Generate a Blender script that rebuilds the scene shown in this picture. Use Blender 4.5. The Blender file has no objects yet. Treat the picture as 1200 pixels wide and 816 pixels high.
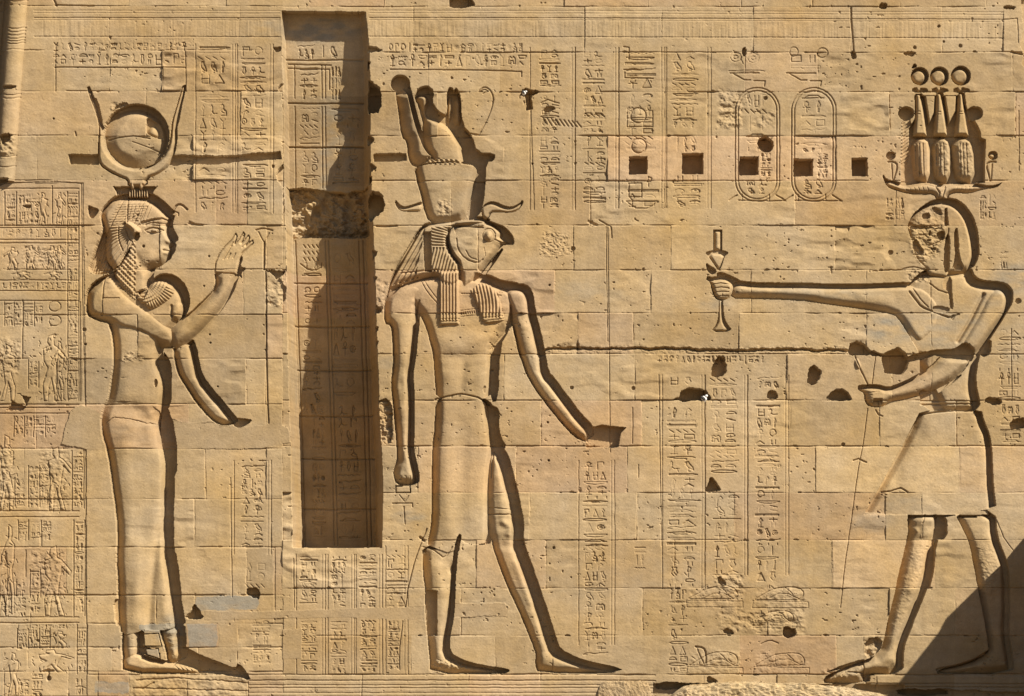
import bpy, math, random
import numpy as np
rng = np.random.default_rng(7); R = random.Random(11)
SC = bpy.context.scene
# ------------------------------------------------------------------ camera, sun, sky, exposure
# wall plane: photo pixel (px,py) -> world x = (px-600)/100, z = (936-py)/100, wall face at y = 0, viewer at -y
def W(px, py, h=0.0): return ((px-600)/100.0, -h/100.0, (936-py)/100.0)
CAM_D = 34.0; CAM_PY = 690
cam = bpy.data.cameras.new("camera"); camo = bpy.data.objects.new("camera", cam); SC.collection.objects.link(camo)
camo.location = ((600-600)/100.0, -CAM_D, (936-CAM_PY)/100.0); camo.rotation_euler = (math.radians(90), 0, 0)
cam.sensor_width = 36; cam.lens = 36*CAM_D/12.0; cam.shift_y = (CAM_PY-408)/1200.0
cam.clip_end = 3000; SC.camera = camo
SV = (1.2, -1.0, 1.40)
elev = math.atan2(SV[2], math.hypot(SV[0], SV[1])); azim = math.atan2(SV[0], SV[1])
world = bpy.data.worlds.new("World"); SC.world = world; world.use_nodes = True
nt = world.node_tree; bg = nt.nodes["Background"]; sky = nt.nodes.new("ShaderNodeTexSky"); sky.sky_type = 'NISHITA'
sky.sun_disc = False; sky.sun_elevation = elev; sky.sun_rotation = azim % (2*math.pi)
nt.links.new(sky.outputs[0], bg.inputs[0]); bg.inputs[1].default_value = 0.05
sl = bpy.data.lights.new("sun", 'SUN'); sl.energy = 5.0; sl.angle = math.radians(0.53); sl.color = (1.0, 0.93, 0.785)
so = bpy.data.objects.new("sun", sl); SC.collection.objects.link(so); so.location = (10, -10, 20)
from mathutils import Vector
so.rotation_euler = Vector(SV).to_track_quat('Z', 'Y').to_euler()
SC.view_settings.view_transform = 'Standard'; SC.view_settings.look = 'None'; SC.view_settings.gamma = 1
SC.view_settings.use_curve_mapping = False; SC.view_settings.exposure = 0.82

# ------------------------------------------------------------------ height field of the carved wall
S = 1.9; X0, Y0, X1, Y1 = -36.0, -36.0, 1236.0, 852.0
nx = int((X1-X0)*S)+1; ny = int((Y1-Y0)*S)+1
xs = (X0+np.arange(nx)/S).astype(np.float32); ys = (Y0+np.arange(ny)/S).astype(np.float32)
H = np.zeros((ny, nx), np.float32); L = np.zeros((ny, nx), np.int16)
def vnoise(scx, scy, amp=1.0, oct=1, gx=None, gy=None):
    gx = xs if gx is None else gx; gy = ys if gy is None else gy
    out = np.zeros((len(gy), len(gx)), np.float32)
    for o in range(oct):
        sx, sy = scx/2**o, scy/2**o
        fx = (gx-gx[0])/sx; fy = (gy-gy[0])/sy
        lat = rng.random((int(fy[-1])+3, int(fx[-1])+3)).astype(np.float32)*2-1
        ix = fx.astype(int); iy = fy.astype(int); tx = fx-ix; ty = fy-iy
        tx = (tx*tx*(3-2*tx)).astype(np.float32); ty = (ty*ty*(3-2*ty)).astype(np.float32)
        rows = lat[:, ix]*(1-tx)+lat[:, ix+1]*tx
        out += (rows[iy]*(1-ty)[:, None]+rows[iy+1]*ty[:, None])*(amp/2**o)
    return out
WX = vnoise(14, 14, .9)+vnoise(4, 4, .5)+vnoise(1.9, 1.9, .3); WY = vnoise(14, 14, .9)+vnoise(4, 4, .5)+vnoise(1.9, 1.9, .3)   # ragged edges for cuts
def bbox(pts, pad):
    a = np.array(pts, np.float32)
    i0 = max(0, int((a[:, 0].min()-pad-X0)*S)); i1 = min(nx, int((a[:, 0].max()+pad-X0)*S)+2)
    j0 = max(0, int((a[:, 1].min()-pad-Y0)*S)); j1 = min(ny, int((a[:, 1].max()+pad-Y0)*S)+2)
    return slice(j0, j1), slice(i0, i1)
def grid(sj, si, rag):
    gx, gy = np.meshgrid(xs[si], ys[sj])
    if rag: gx = gx+WX[sj, si]*rag; gy = gy+WY[sj, si]*rag
    return gx, gy
def inside(pts, gx, gy):
    m = np.zeros(gx.shape, bool); n = len(pts)
    for k in range(n):
        (ax, ay), (bx, by) = pts[k], pts[(k+1) % n]
        if ay == by: continue
        c = ((ay > gy) != (by > gy)) & (gx < (bx-ax)*(gy-ay)/(by-ay)+ax); m ^= c
    return m
def segdist(pts, gx, gy, closed, asym=0):
    d = np.full(gx.shape, 1e9, np.float32); n = len(pts)
    if asym: area2 = sum(pts[k][0]*pts[(k+1) % n][1]-pts[(k+1) % n][0]*pts[k][1] for k in range(n)); sg_ = 1 if area2 > 0 else -1
    for k in range(n if closed else n-1):
        (ax, ay), (bx, by) = pts[k], pts[(k+1) % n]
        dx, dy = bx-ax, by-ay; q = dx*dx+dy*dy+1e-9
        t = np.clip(((gx-ax)*dx+(gy-ay)*dy)/q, 0, 1)
        f = 1.0
        if asym:
            q2 = math.sqrt(q); c = sg_*(dy*.75+dx*.66)/q2      # how far this edge of the outline faces right and up
            f = 1+asym*max(0, c)
        d = np.minimum(d, ((gx-ax-t*dx)**2+(gy-ay-t*dy)**2)*f*f)
    return np.sqrt(d)
def chaikin(pts, it=1, closed=True):
    for _ in range(it):
        out = []; n = len(pts)
        if not closed: out.append(pts[0])
        for k in range(n if closed else n-1):
            (ax, ay), (bx, by) = pts[k], pts[(k+1) % n]
            out += [(ax*.75+bx*.25, ay*.75+by*.25), (ax*.25+bx*.75, ay*.25+by*.75)]
        if not closed: out.append(pts[-1])
        pts = out
    return pts
def blur(a, sg):
    if sg <= 0: return a
    r = int(sg*2.5)+1; k = np.exp(-.5*(np.arange(-r, r+1)/sg)**2); k /= k.sum()
    p = np.pad(a, ((r, r), (0, 0)), mode='edge'); o = sum(k[i]*p[i:i+a.shape[0]] for i in range(2*r+1))
    p = np.pad(o, ((0, 0), (r, r)), mode='edge'); return sum(k[i]*p[:, i:i+a.shape[1]] for i in range(2*r+1)).astype(np.float32)
def ell(cx, cy, rx, ry=None, a0=0, a1=360, n=28):
    ry = rx if ry is None else ry
    return [(cx+rx*math.cos(math.radians(a0+(a1-a0)*k/n)), cy+ry*math.sin(math.radians(a0+(a1-a0)*k/n))) for k in range(n if a1-a0 == 360 else n+1)]
DS = 1.0
def cut(pts, D, lab=None, shift=(0, 0), rag=.5, soft=0, ch=1, steps=4, slope=0):
    """sink the outline to depth D; with a shift the outline is swept so that a groove opens beside the body"""
    if 9 <= D <= 15: D = D*DS
    if ch: pts = chaikin(pts, ch)
    allp = pts+[(x+shift[0], y+shift[1]) for x, y in pts]
    sj, si = bbox(allp, 4); gx, gy = grid(sj, si, rag); m = inside(pts, gx, gy)
    if shift != (0, 0):
        for s in range(1, steps+1):
            f = s/steps; m |= inside([(x+shift[0]*f, y+shift[1]*f) for x, y in pts], gx, gy)
    z = np.where(m, -float(D), 0).astype(np.float32)
    h = H[sj, si]
    if slope:
        d = segdist(pts, gx, gy, True); z = -np.minimum(D, d*slope).astype(np.float32); z[~m] = 0
    nz = -D+0*h if not slope else z
    h[m] = np.minimum(h, nz)[m]
    if lab is not None: L[sj, si][m] = lab
def body(pts, D, w, top, lab=None, mode='max', rag=.15, sg=1.0, ch=1, pw=1.45, clip=None, asym=1.1):
    """a rounded raised form: rises from -D at its outline to `top` over w"""
    if 9 <= D <= 15: D = D*DS
    if w >= 12 and pw == 1.45: w = w*.66; pw = -1; sg = min(sg, 1.0)
    if ch: pts = chaikin(pts, ch)
    sj, si = bbox(pts, 5); gx, gy = grid(sj, si, rag); m = inside(pts, gx, gy); mc = inside(clip, gx, gy) if clip else m
    d = segdist(pts, gx, gy, True, asym if w > 6 else 0); d[~m] = 0
    t = np.clip(d/w, 0, 1); t2 = np.clip(d/(w*2.6), 0, 1); z = -D+(D+top)*(1-(1-t)**pw if pw > 0 else .70*t+.30*(1-(1-t2)**2)); z = blur(z.astype(np.float32), sg*S)
    h = H[sj, si]; m = mc
    if mode == 'max': h[m] = np.maximum(h, z)[m]
    elif mode == 'set': h[m] = z[m]
    elif mode == 'add': h[m] += (z+D)[m]
    if lab is not None: L[sj, si][m] = lab
def stroke(pts, hw=.8, depth=1.8, rag=.3, ch=0, lab=None):
    if ch: pts = chaikin(pts, ch, False)
    sj, si = bbox(pts, hw+1.5); gx, gy = grid(sj, si, rag); d = segdist(pts, gx, gy, False)
    H[sj, si] -= depth*np.clip(1.25-d/hw, 0, 1)
    if lab is not None: L[sj, si][d < hw] = lab
def soft(pts, r, amp, mask=None):
    sj, si = bbox(pts, r*2.6); gx, gy = grid(sj, si, 0); d = segdist(pts, gx, gy, False) if len(pts) > 1 else np.hypot(gx-pts[0][0], gy-pts[0][1])
    v = amp*np.exp(-(d/r)**2)
    if mask is not None: v = v*np.isin(L[sj, si], mask)
    H[sj, si] += v
def pattern(pts, fn, rag=.15):
    sj, si = bbox(pts, 1); gx, gy = grid(sj, si, rag); m = inside(pts, gx, gy); H[sj, si][m] += fn(gx, gy)[m]
def rough(pts, amp, sc=4, rag=1.0):
    sj, si = bbox(pts, 6); gx, gy = grid(sj, si, rag*2.5); m = inside(pts, gx, gy)
    n = vnoise(sc, sc*.8, amp, 3, xs[si], ys[sj]); m = blur(m.astype(np.float32), 1.6*S); H[sj, si] += n*m*.6

LAB = {0: ('wall_face', None)}          # label id -> (name, parent id)
LBL = {}
def lab(name, parent=None, label=None):
    k = len(LAB); LAB[k] = (name, parent)
    if label: LBL[k] = label
    return k
# ---- setting of the wall itself: panels, torus, niche
P_panel = lab('register_panel', None, 'left panel covered in registers of small carved scenes')
P_torus = lab('torus_moulding', None, 'rounded corner moulding with carved binding rings')
P_niche = lab('flagstaff_niche', None, 'tall dark recess for a flagstaff, deeper towards its foot')
S_niche_panel = lab('inscribed_back', P_niche)
S_broken = lab('broken_block', P_niche, 'rough broken stone block')

# torus (raised roll, leaning) and the recess beyond the corner
sj, si = slice(0, int((213-Y0)*S)), slice(0, int((60-X0)*S)); gx, gy = grid(sj, si, .1)
cxm = 21.5-gy*0.072; d = np.abs(gx-cxm); m = d < 10.5
H[sj, si][m] = (8*np.sqrt(np.clip(1-(d/10.5)**2, 0, 1)))[m]; L[sj, si][m] = P_torus
left = gx < cxm-10.5; H[sj, si][left] = np.maximum(-34, -(cxm-10.5-gx)*2.4-4)[left]
for yy in (2, 34, 38, 42, 46, 49, 52, 112, 116, 160, 184, 196):
    c = 21.5-yy*.072; stroke([(c-11, yy-1.5), (c-4, yy+1), (c+4, yy+1), (c+11, yy-1.5)], .7, 1.3)
cut([(0, 103), (20, 101), (18, 106), (4, 107)], 2, rag=1); cut([(0, 157), (14, 156), (10, 168), (2, 172)], 5, rag=2); rough([(-2, 160), (17, 158), (17, 185), (-2, 190)], 2.4, 5)
cut([(-10, 210), (10, 209), (12, 211), (-2, 219), (-10, 221)], 12, rag=.5)

NL = [(-40, 13), (330, 13), (331, 60), (333, 140), (332, 214), (335, 265), (336, 330), (338, 440), (341, 530), (343, 642)]
NR = [(429, 14), (432, 45), (433, 60), (434, 100), (434, 160), (435, 215), (437, 260), (440, 330), (443, 420), (446, 500), (449, 560), (448, 642)]
npoly = NL[1:]+NR[::-1]
sj, si = bbox(npoly, 3); gx, gy = grid(sj, si, .45); m = inside(npoly, gx, gy)
xr = np.interp(gy, [p[1] for p in NR], [p[0] for p in NR]).astype(np.float32); xl = np.interp(gy, [p[1] for p in NL[1:]], [p[0] for p in NL[1:]]).astype(np.float32)
dep = 18+(gy-14)*.137
z = -dep*np.clip((xr-gx)/np.interp(gy, [0, 250, 640], [7, 11, 13]), 0, 1)
z = np.maximum(z, -dep*np.clip((gx-xl)/np.interp(gy, [0, 250, 640], [1.5, 3.5, 6]), 0, 1))
H[sj, si][m] = np.minimum(H[sj, si], z)[m]; L[sj, si][m] = P_niche
sub = m & (gx > xl+7) & (gx < xr-14); L[sj, si][sub] = S_niche_panel
# frames and joints in the niche back
for yy, dd in ((66, 2), (116, 3), (167, 4)):
    stroke([(331, yy), (360, yy+.6), (400, yy), (424, yy+.5)], 1.1, dd*.8)
bro = [(334, 216), (350, 214), (380, 217), (408, 220), (430, 215), (431, 272), (335, 273)]
sj, si = bbox(bro, 2); gx, gy = grid(sj, si, 1.0); m = inside(bro, gx, gy)
ramp = np.clip((gy-215)/57, 0, 1); lump = vnoise(9, 7, 5, 3, xs[si], ys[sj])
H[sj, si][m] += (-13-14*ramp*np.clip((gx-330)/60+.3, 0, 1)+6*np.exp(-((gx-360+(gy-235)*.9)/9)**2)+lump)[m]; L[sj, si][m] = S_broken
for x in (342, 378, 382, 418, 423): stroke([(x, 276), (x+3, 400), (x+6, 520), (x+8, 638)], .9, 1.6)
for yy in (326, 377, 429, 483, 534, 594): stroke([(338, yy), (380, yy+.8), (440, yy)], 1, 2)
for x in (343, 375, 379): stroke([(x, 72), (x, 110)], .8, 1.5); stroke([(x, 120), (x, 214)], .8, 1.5)
stroke([(336, 71), (386, 72)], .9, 1.8); stroke([(336, 76), (384, 77), (384, 100)], .9, 1.6)
# chips along the niche's right edge and left edge
for pp, dd in (([(430, 54), (438, 55), (448, 59), (448, 61), (430, 63)], 9), ([(430, 98), (438, 99), (446, 104), (446, 131), (437, 133), (430, 134)], 30),
               ([(430, 158), (440, 162), (436, 168), (430, 170)], 18), ([(430, 190), (438, 193), (441, 197), (436, 200), (430, 206)], 10),
               ([(432, 222), (449, 226), (451, 243), (443, 250), (434, 262), (430, 250)], 32), ([(438, 356), (448, 362), (446, 366), (440, 366)], 12),
               ([(440, 445), (444, 466), (446, 472), (438, 470)], 14), ([(442, 470), (452, 466), (460, 476), (461, 520), (447, 523), (445, 495)], 6),
               ([(326, 100), (336, 96), (334, 108), (326, 107)], 5), ([(320, 55), (330, 54), (328, 61), (321, 60)], 6), ([(322, 202), (334, 190), (334, 222), (326, 214)], 8)):
    cut(pp, dd, rag=1.6, ch=1)
for _ in range(15):
    yy = R.uniform(70, 628); xe = float(np.interp(yy, [p[1] for p in NR], [p[0] for p in NR])); a = R.uniform(.8, 4.2)*(1 if yy > 270 else .8)
    cut([(xe-2.5, yy), (xe+a, yy+R.uniform(.5, 3)), (xe+a*.7, yy+R.uniform(3, 6)), (xe-2.5, yy+R.uniform(6, 11))], 16, P_niche, rag=.5, ch=0)
rough([(441, 468), (461, 474), (461, 520), (445, 522)], 6, 6); rough([(441, 330), (455, 330), (452, 365), (441, 365)], 2, 6)

# ---- long slots and breaks in the face
cut([(80, 181), (116, 181), (116, 193), (81, 192)], 9, rag=.7, ch=0)
cut([(196, 181), (230, 182), (270, 183), (300, 180), (328, 178), (330, 186), (300, 189), (270, 192), (230, 193.5), (194, 193)], 9, rag=1.2, ch=0)
cut([(438, 181), (440, 180.5), (476, 180), (476, 188), (470, 190), (438, 190)], 8, rag=.8, ch=0)
crk = [(636, 409), (680, 408.5), (730, 409.5), (780, 408), (840, 411), (900, 410), (960, 411), (1002, 412)]
stroke(crk, 1.8, 7, rag=1.4); rough([(636, 405), (1002, 407), (1002, 415), (636, 414)], 1.0, 3)
stroke([(677, 410), (677, 404)], 1.5, 4)
for pp, dd in (([(996, 402), (1004, 399), (1012, 402), (1020, 410), (1035, 414), (1035, 418), (996, 415)], 16),
               ([(1035, 414), (1044, 410), (1052, 407), (1063, 416), (1066, 420), (1063, 432), (1058, 438), (1037, 438), (1034, 424)], 22),
               ([(789, 470), (796, 466), (799, 459), (808, 455), (818, 454), (826, 458), (832, 468), (828, 470.5)], 22),
               ([(834, 441), (836, 426), (842, 418), (849, 419), (852, 435), (848, 441), (841, 443)], 15),
               ([(945, 448), (947, 430), (953, 428), (960, 433), (962, 438), (957, 449), (951, 451)], 15),
               ([(968, 470), (972, 460), (980, 455), (990, 456), (996, 463), (999, 470)], 18),
               ([(897, 468), (898, 460), (905, 457), (911, 461), (913, 469)], 10),
               ([(825, 578), (829, 568), (832, 558), (840, 566), (846, 577)], 14),
               ([(1152, 470), (1162, 465), (1174, 468), (1175, 475), (1160, 475)], 12),
               ([(1183, 496), (1188, 491), (1202, 490), (1202, 502), (1190, 503), (1184, 504)], 12),
               ([(916, 735), (921, 733), (932, 737), (934, 744), (926, 750), (918, 744)], 14),
               ([(848, 737), (856, 736), (861, 744), (850, 744)], 6), ([(840, 676), (846, 678), (852, 686), (842, 686)], 5),
               ([(609, 112), (612, 106), (617, 104), (632, 106), (629, 110), (623, 112), (624, 129), (617, 130), (616, 113)], 12),
               ([(635, 130), (642, 125), (648, 125), (652, 129), (648, 131), (640, 132)], 6),
               ([(30, 476), (24, 462), (18, 461), (36, 466), (34, 470), (26, 480), (8, 480), (14, 470)], 6),
               ([(28, 240), (34, 239), (37, 241), (34, 244), (28, 243)], 6), ([(869, 57), (874, 56), (874, 67), (869, 67)], 8),
               ([(996, 58), (1002, 60), (1003, 68), (998, 69)], 7), ([(1056, 62), (1074, 61), (1070, 67), (1062, 66)], 5),
               ([(526, -5), (528, 2), (526, 9), (556, 9), (553, 0), (552, -8)], 18), ([(1030, 3), (1040, 3), (1040, 10), (1030, 10)], 8),
               ([(1176, 8), (1192, 8), (1188, 12), (1176, 12)], 8), ([(317, 316), (334, 316), (334, 320), (324, 328), (320, 322), (312, 318)], 9),
               ([(223, 716), (228, 706), (234, 716), (240, 725), (216, 726)], 12), ([(289, 689), (305, 689), (305, 703), (296, 700), (289, 697)], 10),
               ([(1195, -40), (1240, -40), (1240, 88), (1202, 84), (1197, 72), (1199, 62), (1196, 55), (1199, 30)], 26),
               ([(768, 800), (800, 800.5), (826, 799), (826, 809), (768, 809)], 20), ([(1050, 807), (1200, 811), (1240, 812), (1240, 860), (1050, 860)], 8),
               ([(1050, 806), (1085, 808), (1112, 809), (1112, 816), (1055, 815)], 26), ([(828, 792), (836, 794), (842, 801), (828, 801)], 9)):
    cut(pp, dd, rag=1.5, ch=0 if len(pp) > 6 else 1)
cut([(-40, 816), (1240, 816), (1240, 860), (-40, 860)], 2, rag=.3, ch=0)
cut([(312, 318), (335, 330), (335, 356), (312, 357)], 2.5, rag=2); rough([(311, 330), (334, 328), (334, 358), (311, 358)], 2.5, 7)
B_hole = []
for k, (a, b, c, d_) in enumerate(((737, 183.5, 758.5, 204.5), (799, 180, 824, 204.5), (866.5, 183.5, 889, 205.5), (930, 186.5, 952.5, 206.5), (998, 185.5, 1017, 206.5))):
    i = lab('beam_hole', None); B_hole.append(i); cut([(a, b), (c, b), (c, d_), (a, d_)], 26, i, rag=.6, ch=0)
i = lab('beam_hole', None, 'round peg hole pierced through the first cartouche'); cut(ell(897, 169, 9, 9), 22, i, rag=1.2)
for (x, y, r) in ((671.5, 291.5, 2.8), (670, 454.5, 2.3), (742, 455, 2.3), (642, 495, 1.4), (643, 540, 1.4), (644, 334.5, 1.3), (99, 386.5, 2.4), (100, 403.5, 1.6), (168, 288.5, 2.4), (163, 299, 1.3), (182, 392, 2),
                  (988, 521, 2.2), (649, 642, 1.8), (1044, 296, 3), (1193, 353, 3.6), (44, 751, 1.8), (65, 745, 1.2), (75, 745, 1.2), (101, 689, 1), (1094, 505, 1.8), (1122, 352, 3), (1153, 373, 2.5), (1100, 31, 1.8), (1106, 49, 1.3), (1125.5, 54, 2.2),
                  (1072, 56, 2), (897, 115, 2.5), (624, 192, 1.3), (245, 300, 1.2), (245.5, 392, 1.2), (246.5, 402, 1.1), (239, 335, 1.1), (255, 453, 1), (529, 91, 1.3), (480, 90, 1), (530, 91.5, 1), (556, 301, 2), (540, 193, 1.7), (581, 289, 2), (464, 646, 1),
                  (1090, 387, 1.4), (320, 195, 1.8), (150, 134, 1), (63, 139, 1.2), (57, 795, 3)):
    cut(ell(x, y, r, n=9), 3.5, rag=.3, ch=0)
for pts, hw, dp in (([(221, 262), (230, 263.5), (237, 264)], 1.3, 2.5), ([(222, 260), (227, 262)], 1, 2), ([(441, 265.5), (450, 266), (465, 265)], 1.4, 3), ([(56, 797), (57, 785), (51, 787), (62, 786)], 1.5, 3),
                    ([(690, 260), (699, 264)], 1.8, 2.5), ([(702, 258), (716, 266), (717, 279)], .9, 2), ([(997, 10), (998, 30), (1000, 60)], 1.2, 2.5), ([(1008, 780), (1005, 788)], 1, 2),
                    ([(1188, 62), (1200, 64)], 1.5, 4), ([(88, 155), (89, 159)], 1, 2), ([(110, 7), (64, 6)], .9, 2), ([(63, 0), (66, 7)], 1.2, 2.5)):
    stroke(pts, hw, dp)

# ------------------------------------------------------------------ THE GODDESS
G = lab('goddess_relief', None, 'slender goddess with horned sun disc crown, one hand raised')
g_crown = lab('horned_crown', G); g_disc = lab('sun_disc', G); g_base = lab('crown_base', G); g_wig = lab('vulture_headdress', G); g_curl = lab('curled_wig', G); g_face = lab('face', G)
g_coll = lab('bead_collar', G); g_tors = lab('torso', G); g_arm = lab('arm', G); g_hand = lab('hand', G); g_arm2 = lab('arm', G, 'hanging straight arm'); g_dress = lab('dress', G); g_leg = lab('leg', G); g_leg2 = lab('leg', G); g_foot = lab('foot', G)
horn = [(101, 99), (107, 111), (113, 129), (117, 145), (121, 152), (121, 168), (126, 180), (135, 190), (148, 196), (160, 198), (176, 195), (189, 186), (197, 172), (200, 158), (201, 143), (207, 122), (213, 102), (216, 100), (215, 110), (209, 132), (205.5, 150), (206, 165), (203, 182), (196, 196), (184, 205), (171, 210), (171, 219), (149, 219), (149, 211), (140, 208), (126, 201), (117, 194), (114, 184), (114.5, 165), (116, 147), (110, 127), (104, 113)]
face = [(150, 262), (165, 258), (199, 256), (196.5, 263), (195.5, 268), (196.5, 274), (200, 280), (203, 286), (198, 289), (200.5, 293), (198.5, 296), (199, 299), (196, 303), (193, 309), (186, 313), (176, 315.5), (173.5, 324), (172, 338), (157, 343), (154, 315)]
capw = [(116, 254), (119, 245), (127, 236), (140, 232), (168, 231.5), (181, 238), (193, 249), (200, 257), (182, 257), (168, 259), (163, 266), (160, 282), (152, 298), (145, 308), (134, 316), (120, 322), (107, 320.5), (103.5, 313), (108, 300), (114, 284), (121, 270)]
curl = [(158, 282), (160, 300), (158.5, 340), (162, 353), (150, 345), (140, 336), (131, 320), (138, 312), (147, 297)]
gtor = [(116, 326), (132, 321), (170, 338), (176, 328), (190, 326), (202, 332), (210, 341), (215, 353), (214, 368), (206, 380), (196, 392), (187, 404), (184.5, 413), (183, 422), (186, 434), (190, 446), (192, 458), (190, 472), (188, 486), (186, 498), (150, 506), (117, 500), (118, 486), (124, 472), (126.5, 464), (130, 442), (132, 420), (131, 394), (124, 372)]
dress = [(124, 471), (118.5, 484), (117, 498), (120, 514), (125, 531), (129, 560), (133, 588), (137, 623), (135, 654), (137, 684), (138, 727), (141, 745), (160, 742), (168, 738), (186, 740), (207, 736), (205, 722), (201, 702), (197, 678), (193, 645), (193, 600), (193.5, 548), (190, 528), (188, 516), (186, 497), (189, 484), (175, 473), (150, 470)]
uarm = [(131, 322), (144, 340), (158, 352), (176, 364), (190, 376), (200, 384), (207, 396), (204, 409), (188, 408), (174, 401), (158, 393), (138, 389), (128, 380), (112, 376), (100, 369), (99, 350), (104, 336), (116, 325)]
farm = [(204, 409), (195, 396), (200, 384), (212, 373), (222, 367), (238, 352), (252, 338), (251, 316), (278, 312), (278, 323), (270, 345), (256, 366), (247, 376), (228, 396), (212, 407)]
hand = [(251, 320), (252, 308), (256, 298), (263, 289), (270, 282), (276, 273), (278, 277), (275, 286), (280, 280), (285, 271.5), (287, 275), (283, 285), (291, 275), (293, 279), (288, 288), (296, 281), (297, 285), (284, 297), (281, 304), (278.5, 315), (277, 322)]
arm2 = [(202, 404), (221, 400), (225, 410), (228, 426), (233, 446), (246, 462), (256, 473), (266, 486), (275, 497), (266, 499), (256, 498), (244, 490), (230, 474), (218, 456), (208, 440), (203, 422)]
leg1 = [(142, 738), (162, 738), (161.5, 752), (162, 766), (158, 778), (143, 778), (142, 757)]
leg2 = [(186, 736), (208, 733), (208.5, 757), (211, 774), (196, 780), (193, 760), (187, 745)]
foot = [(142, 768), (160, 764), (170, 772), (190, 776), (212, 779), (231, 785), (233, 790.5), (143, 790.5)]
cut(ell(160, 159, 39, 37.5), 15, g_disc, rag=.7)
cut([(131, 136), (137, 122), (147, 119), (150, 126), (138, 134)], 4, rag=1.5)
rough([(129, 134), (133, 119), (146, 118), (146, 126)], 2, 4)
cut(horn, 6, g_crown, (2, -1), rag=.2, steps=2); cut([(108, 115), (114, 115), (122, 150), (118, 150)], 4, g_crown, rag=.2); cut([(211, 108), (216, 108), (209, 150), (204, 150)], 4, g_crown, rag=.2)
cut([(132.5, 218.5), (184, 218.5), (180, 224), (178, 232), (137, 232), (136, 225)], 9, g_base, rag=.3, ch=0)
for p, sh in ((face, (7, -5)), (capw, (7, -6)), (gtor, (8, -6)), (dress, (11, -3)), (uarm, (0, 0)), (arm2, (5, -4)), (leg2, (9, -4))): cut(p, 14, G, sh, rag=.5, steps=6)
cut(dress, 14, G, (0, -1)); cut([(193, 645), (205, 640), (212, 684), (214, 725), (217, 752), (208, 760), (205, 722), (197, 680)], 14, G)
cut([(192, 480), (201, 486), (208, 524), (207, 560), (192, 560)], 14, G)
cut([(190, 410), (200, 424), (202, 445), (200, 478), (190, 480)], 14, G)
cut(farm, 7, G, (3, -1), rag=.3); cut(hand, 2.6, G, (.5, 0), rag=.1, ch=0); cut([(251, 320), (252, 308), (256, 298), (263, 289), (272, 292), (280, 302), (277, 322)], 5, G, rag=.1); cut([(276, 318), (281, 300), (286, 302), (281, 313), (290, 315), (282, 320), (284, 327), (279, 322), (256, 366), (247, 376)], 6, G, rag=.4)
cut(leg1, 14, G, (7, 0)); cut([(160, 762), (170, 768), (188, 773), (188, 764), (166, 757)], 12, G)
cut(foot, 13, G, (2, -2)); cut([(208, 752), (218, 758), (235, 768), (260, 778), (276, 784), (280, 777), (288, 787), (294, 798), (276, 793), (255, 790.5), (228, 790), (205, 780)], 13, G, rag=.8)
cut([(274, 490), (282, 490), (297, 492), (290, 497), (280, 502), (272, 499)], 8, G)
cut([(103, 240), (107, 242), (117, 246), (113, 252), (108, 257), (103, 252)], 8, G, rag=.3)   # small fan behind the head
cut([(133, 704), (140, 702), (141, 722), (140, 734), (135, 734)], 12, G, rag=1)
# bodies
body(ell(157, 162, 37, 35), 15, 24, -2.5, g_disc, sg=1.5); cut([(170, 136), (178, 139), (195, 152), (196, 163), (188, 163), (178, 160), (170, 155), (171, 146)], 11, g_disc, rag=.8)
body([(170, 158), (173, 149), (180, 146), (185, 152), (186, 161), (178, 162)], 11, 5, -4, g_disc, rag=.8); cut([(177, 181), (181, 177), (184, 180), (183, 186), (179, 188), (176, 185)], 9, g_disc, rag=.8)
stroke([(126, 163), (140, 161), (156, 159), (175, 162)], .8, 2); stroke([(155, 166), (170, 171), (188, 178)], .7, 1.2)
body(horn, 6, 3.6, 1.2, g_crown, rag=.1, sg=.5)
for k in range(8):
    x = 150.5+k*2.9; body([(x, 221), (x+1.9, 221), (x+2, 231), (x-.1, 231)], 9, 1.6, 1, g_base, sg=.25, ch=0)
body([(152, 208), (158, 207), (158, 222), (152, 222)], 6, 3, 2, g_crown, sg=.4); body([(162, 210), (168, 209), (168, 222), (162, 222)], 6, 3, 2, g_crown, sg=.4)
for x in (137.5, 140.5, 143.5): stroke([(x, 224), (x+1, 231)], .5, -3)
whole = gtor[:17]+[(188, 486), (187, 497), (188, 516), (191, 530), (193.5, 548), (193, 600), (193, 645), (197, 678), (201, 702), (205, 722), (207, 760), (139, 760), (138, 727), (137, 684), (135, 654), (137, 623), (133, 588), (129, 560), (125, 531), (120, 514), (117, 498), (118.5, 484), (124, 471), (126.5, 464), (130, 442), (132, 420), (131, 394), (124, 372)]
body(whole, 14, 15, -2.2, g_tors, sg=1.4, clip=chaikin(gtor, 1)); body(whole, 14, 15, -2.2, g_dress, sg=1.4, clip=chaikin(dress, 1))
soft([(152, 466), (164, 470)], 12, 1.0, [g_tors, g_dress]); soft([(150, 500), (145, 540), (150, 580)], 11, 1.6, [g_dress]); soft([(172, 640), (160, 700)], 9, 1.0, [g_dress]); soft([(152, 600), (150, 680)], 7, 1.3, [g_dress])
soft([(188, 480), (187, 520)], 7, -2.5, [g_dress]); soft([(196, 560), (187, 620), (181, 650), (176, 700), (174, 735)], 5, -2.6, [g_dress]); soft([(160, 640), (160, 690), (158, 730)], 8, 2.0, [g_dress]); soft([(190, 660), (193, 720)], 6, 1.5, [g_dress])
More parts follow.
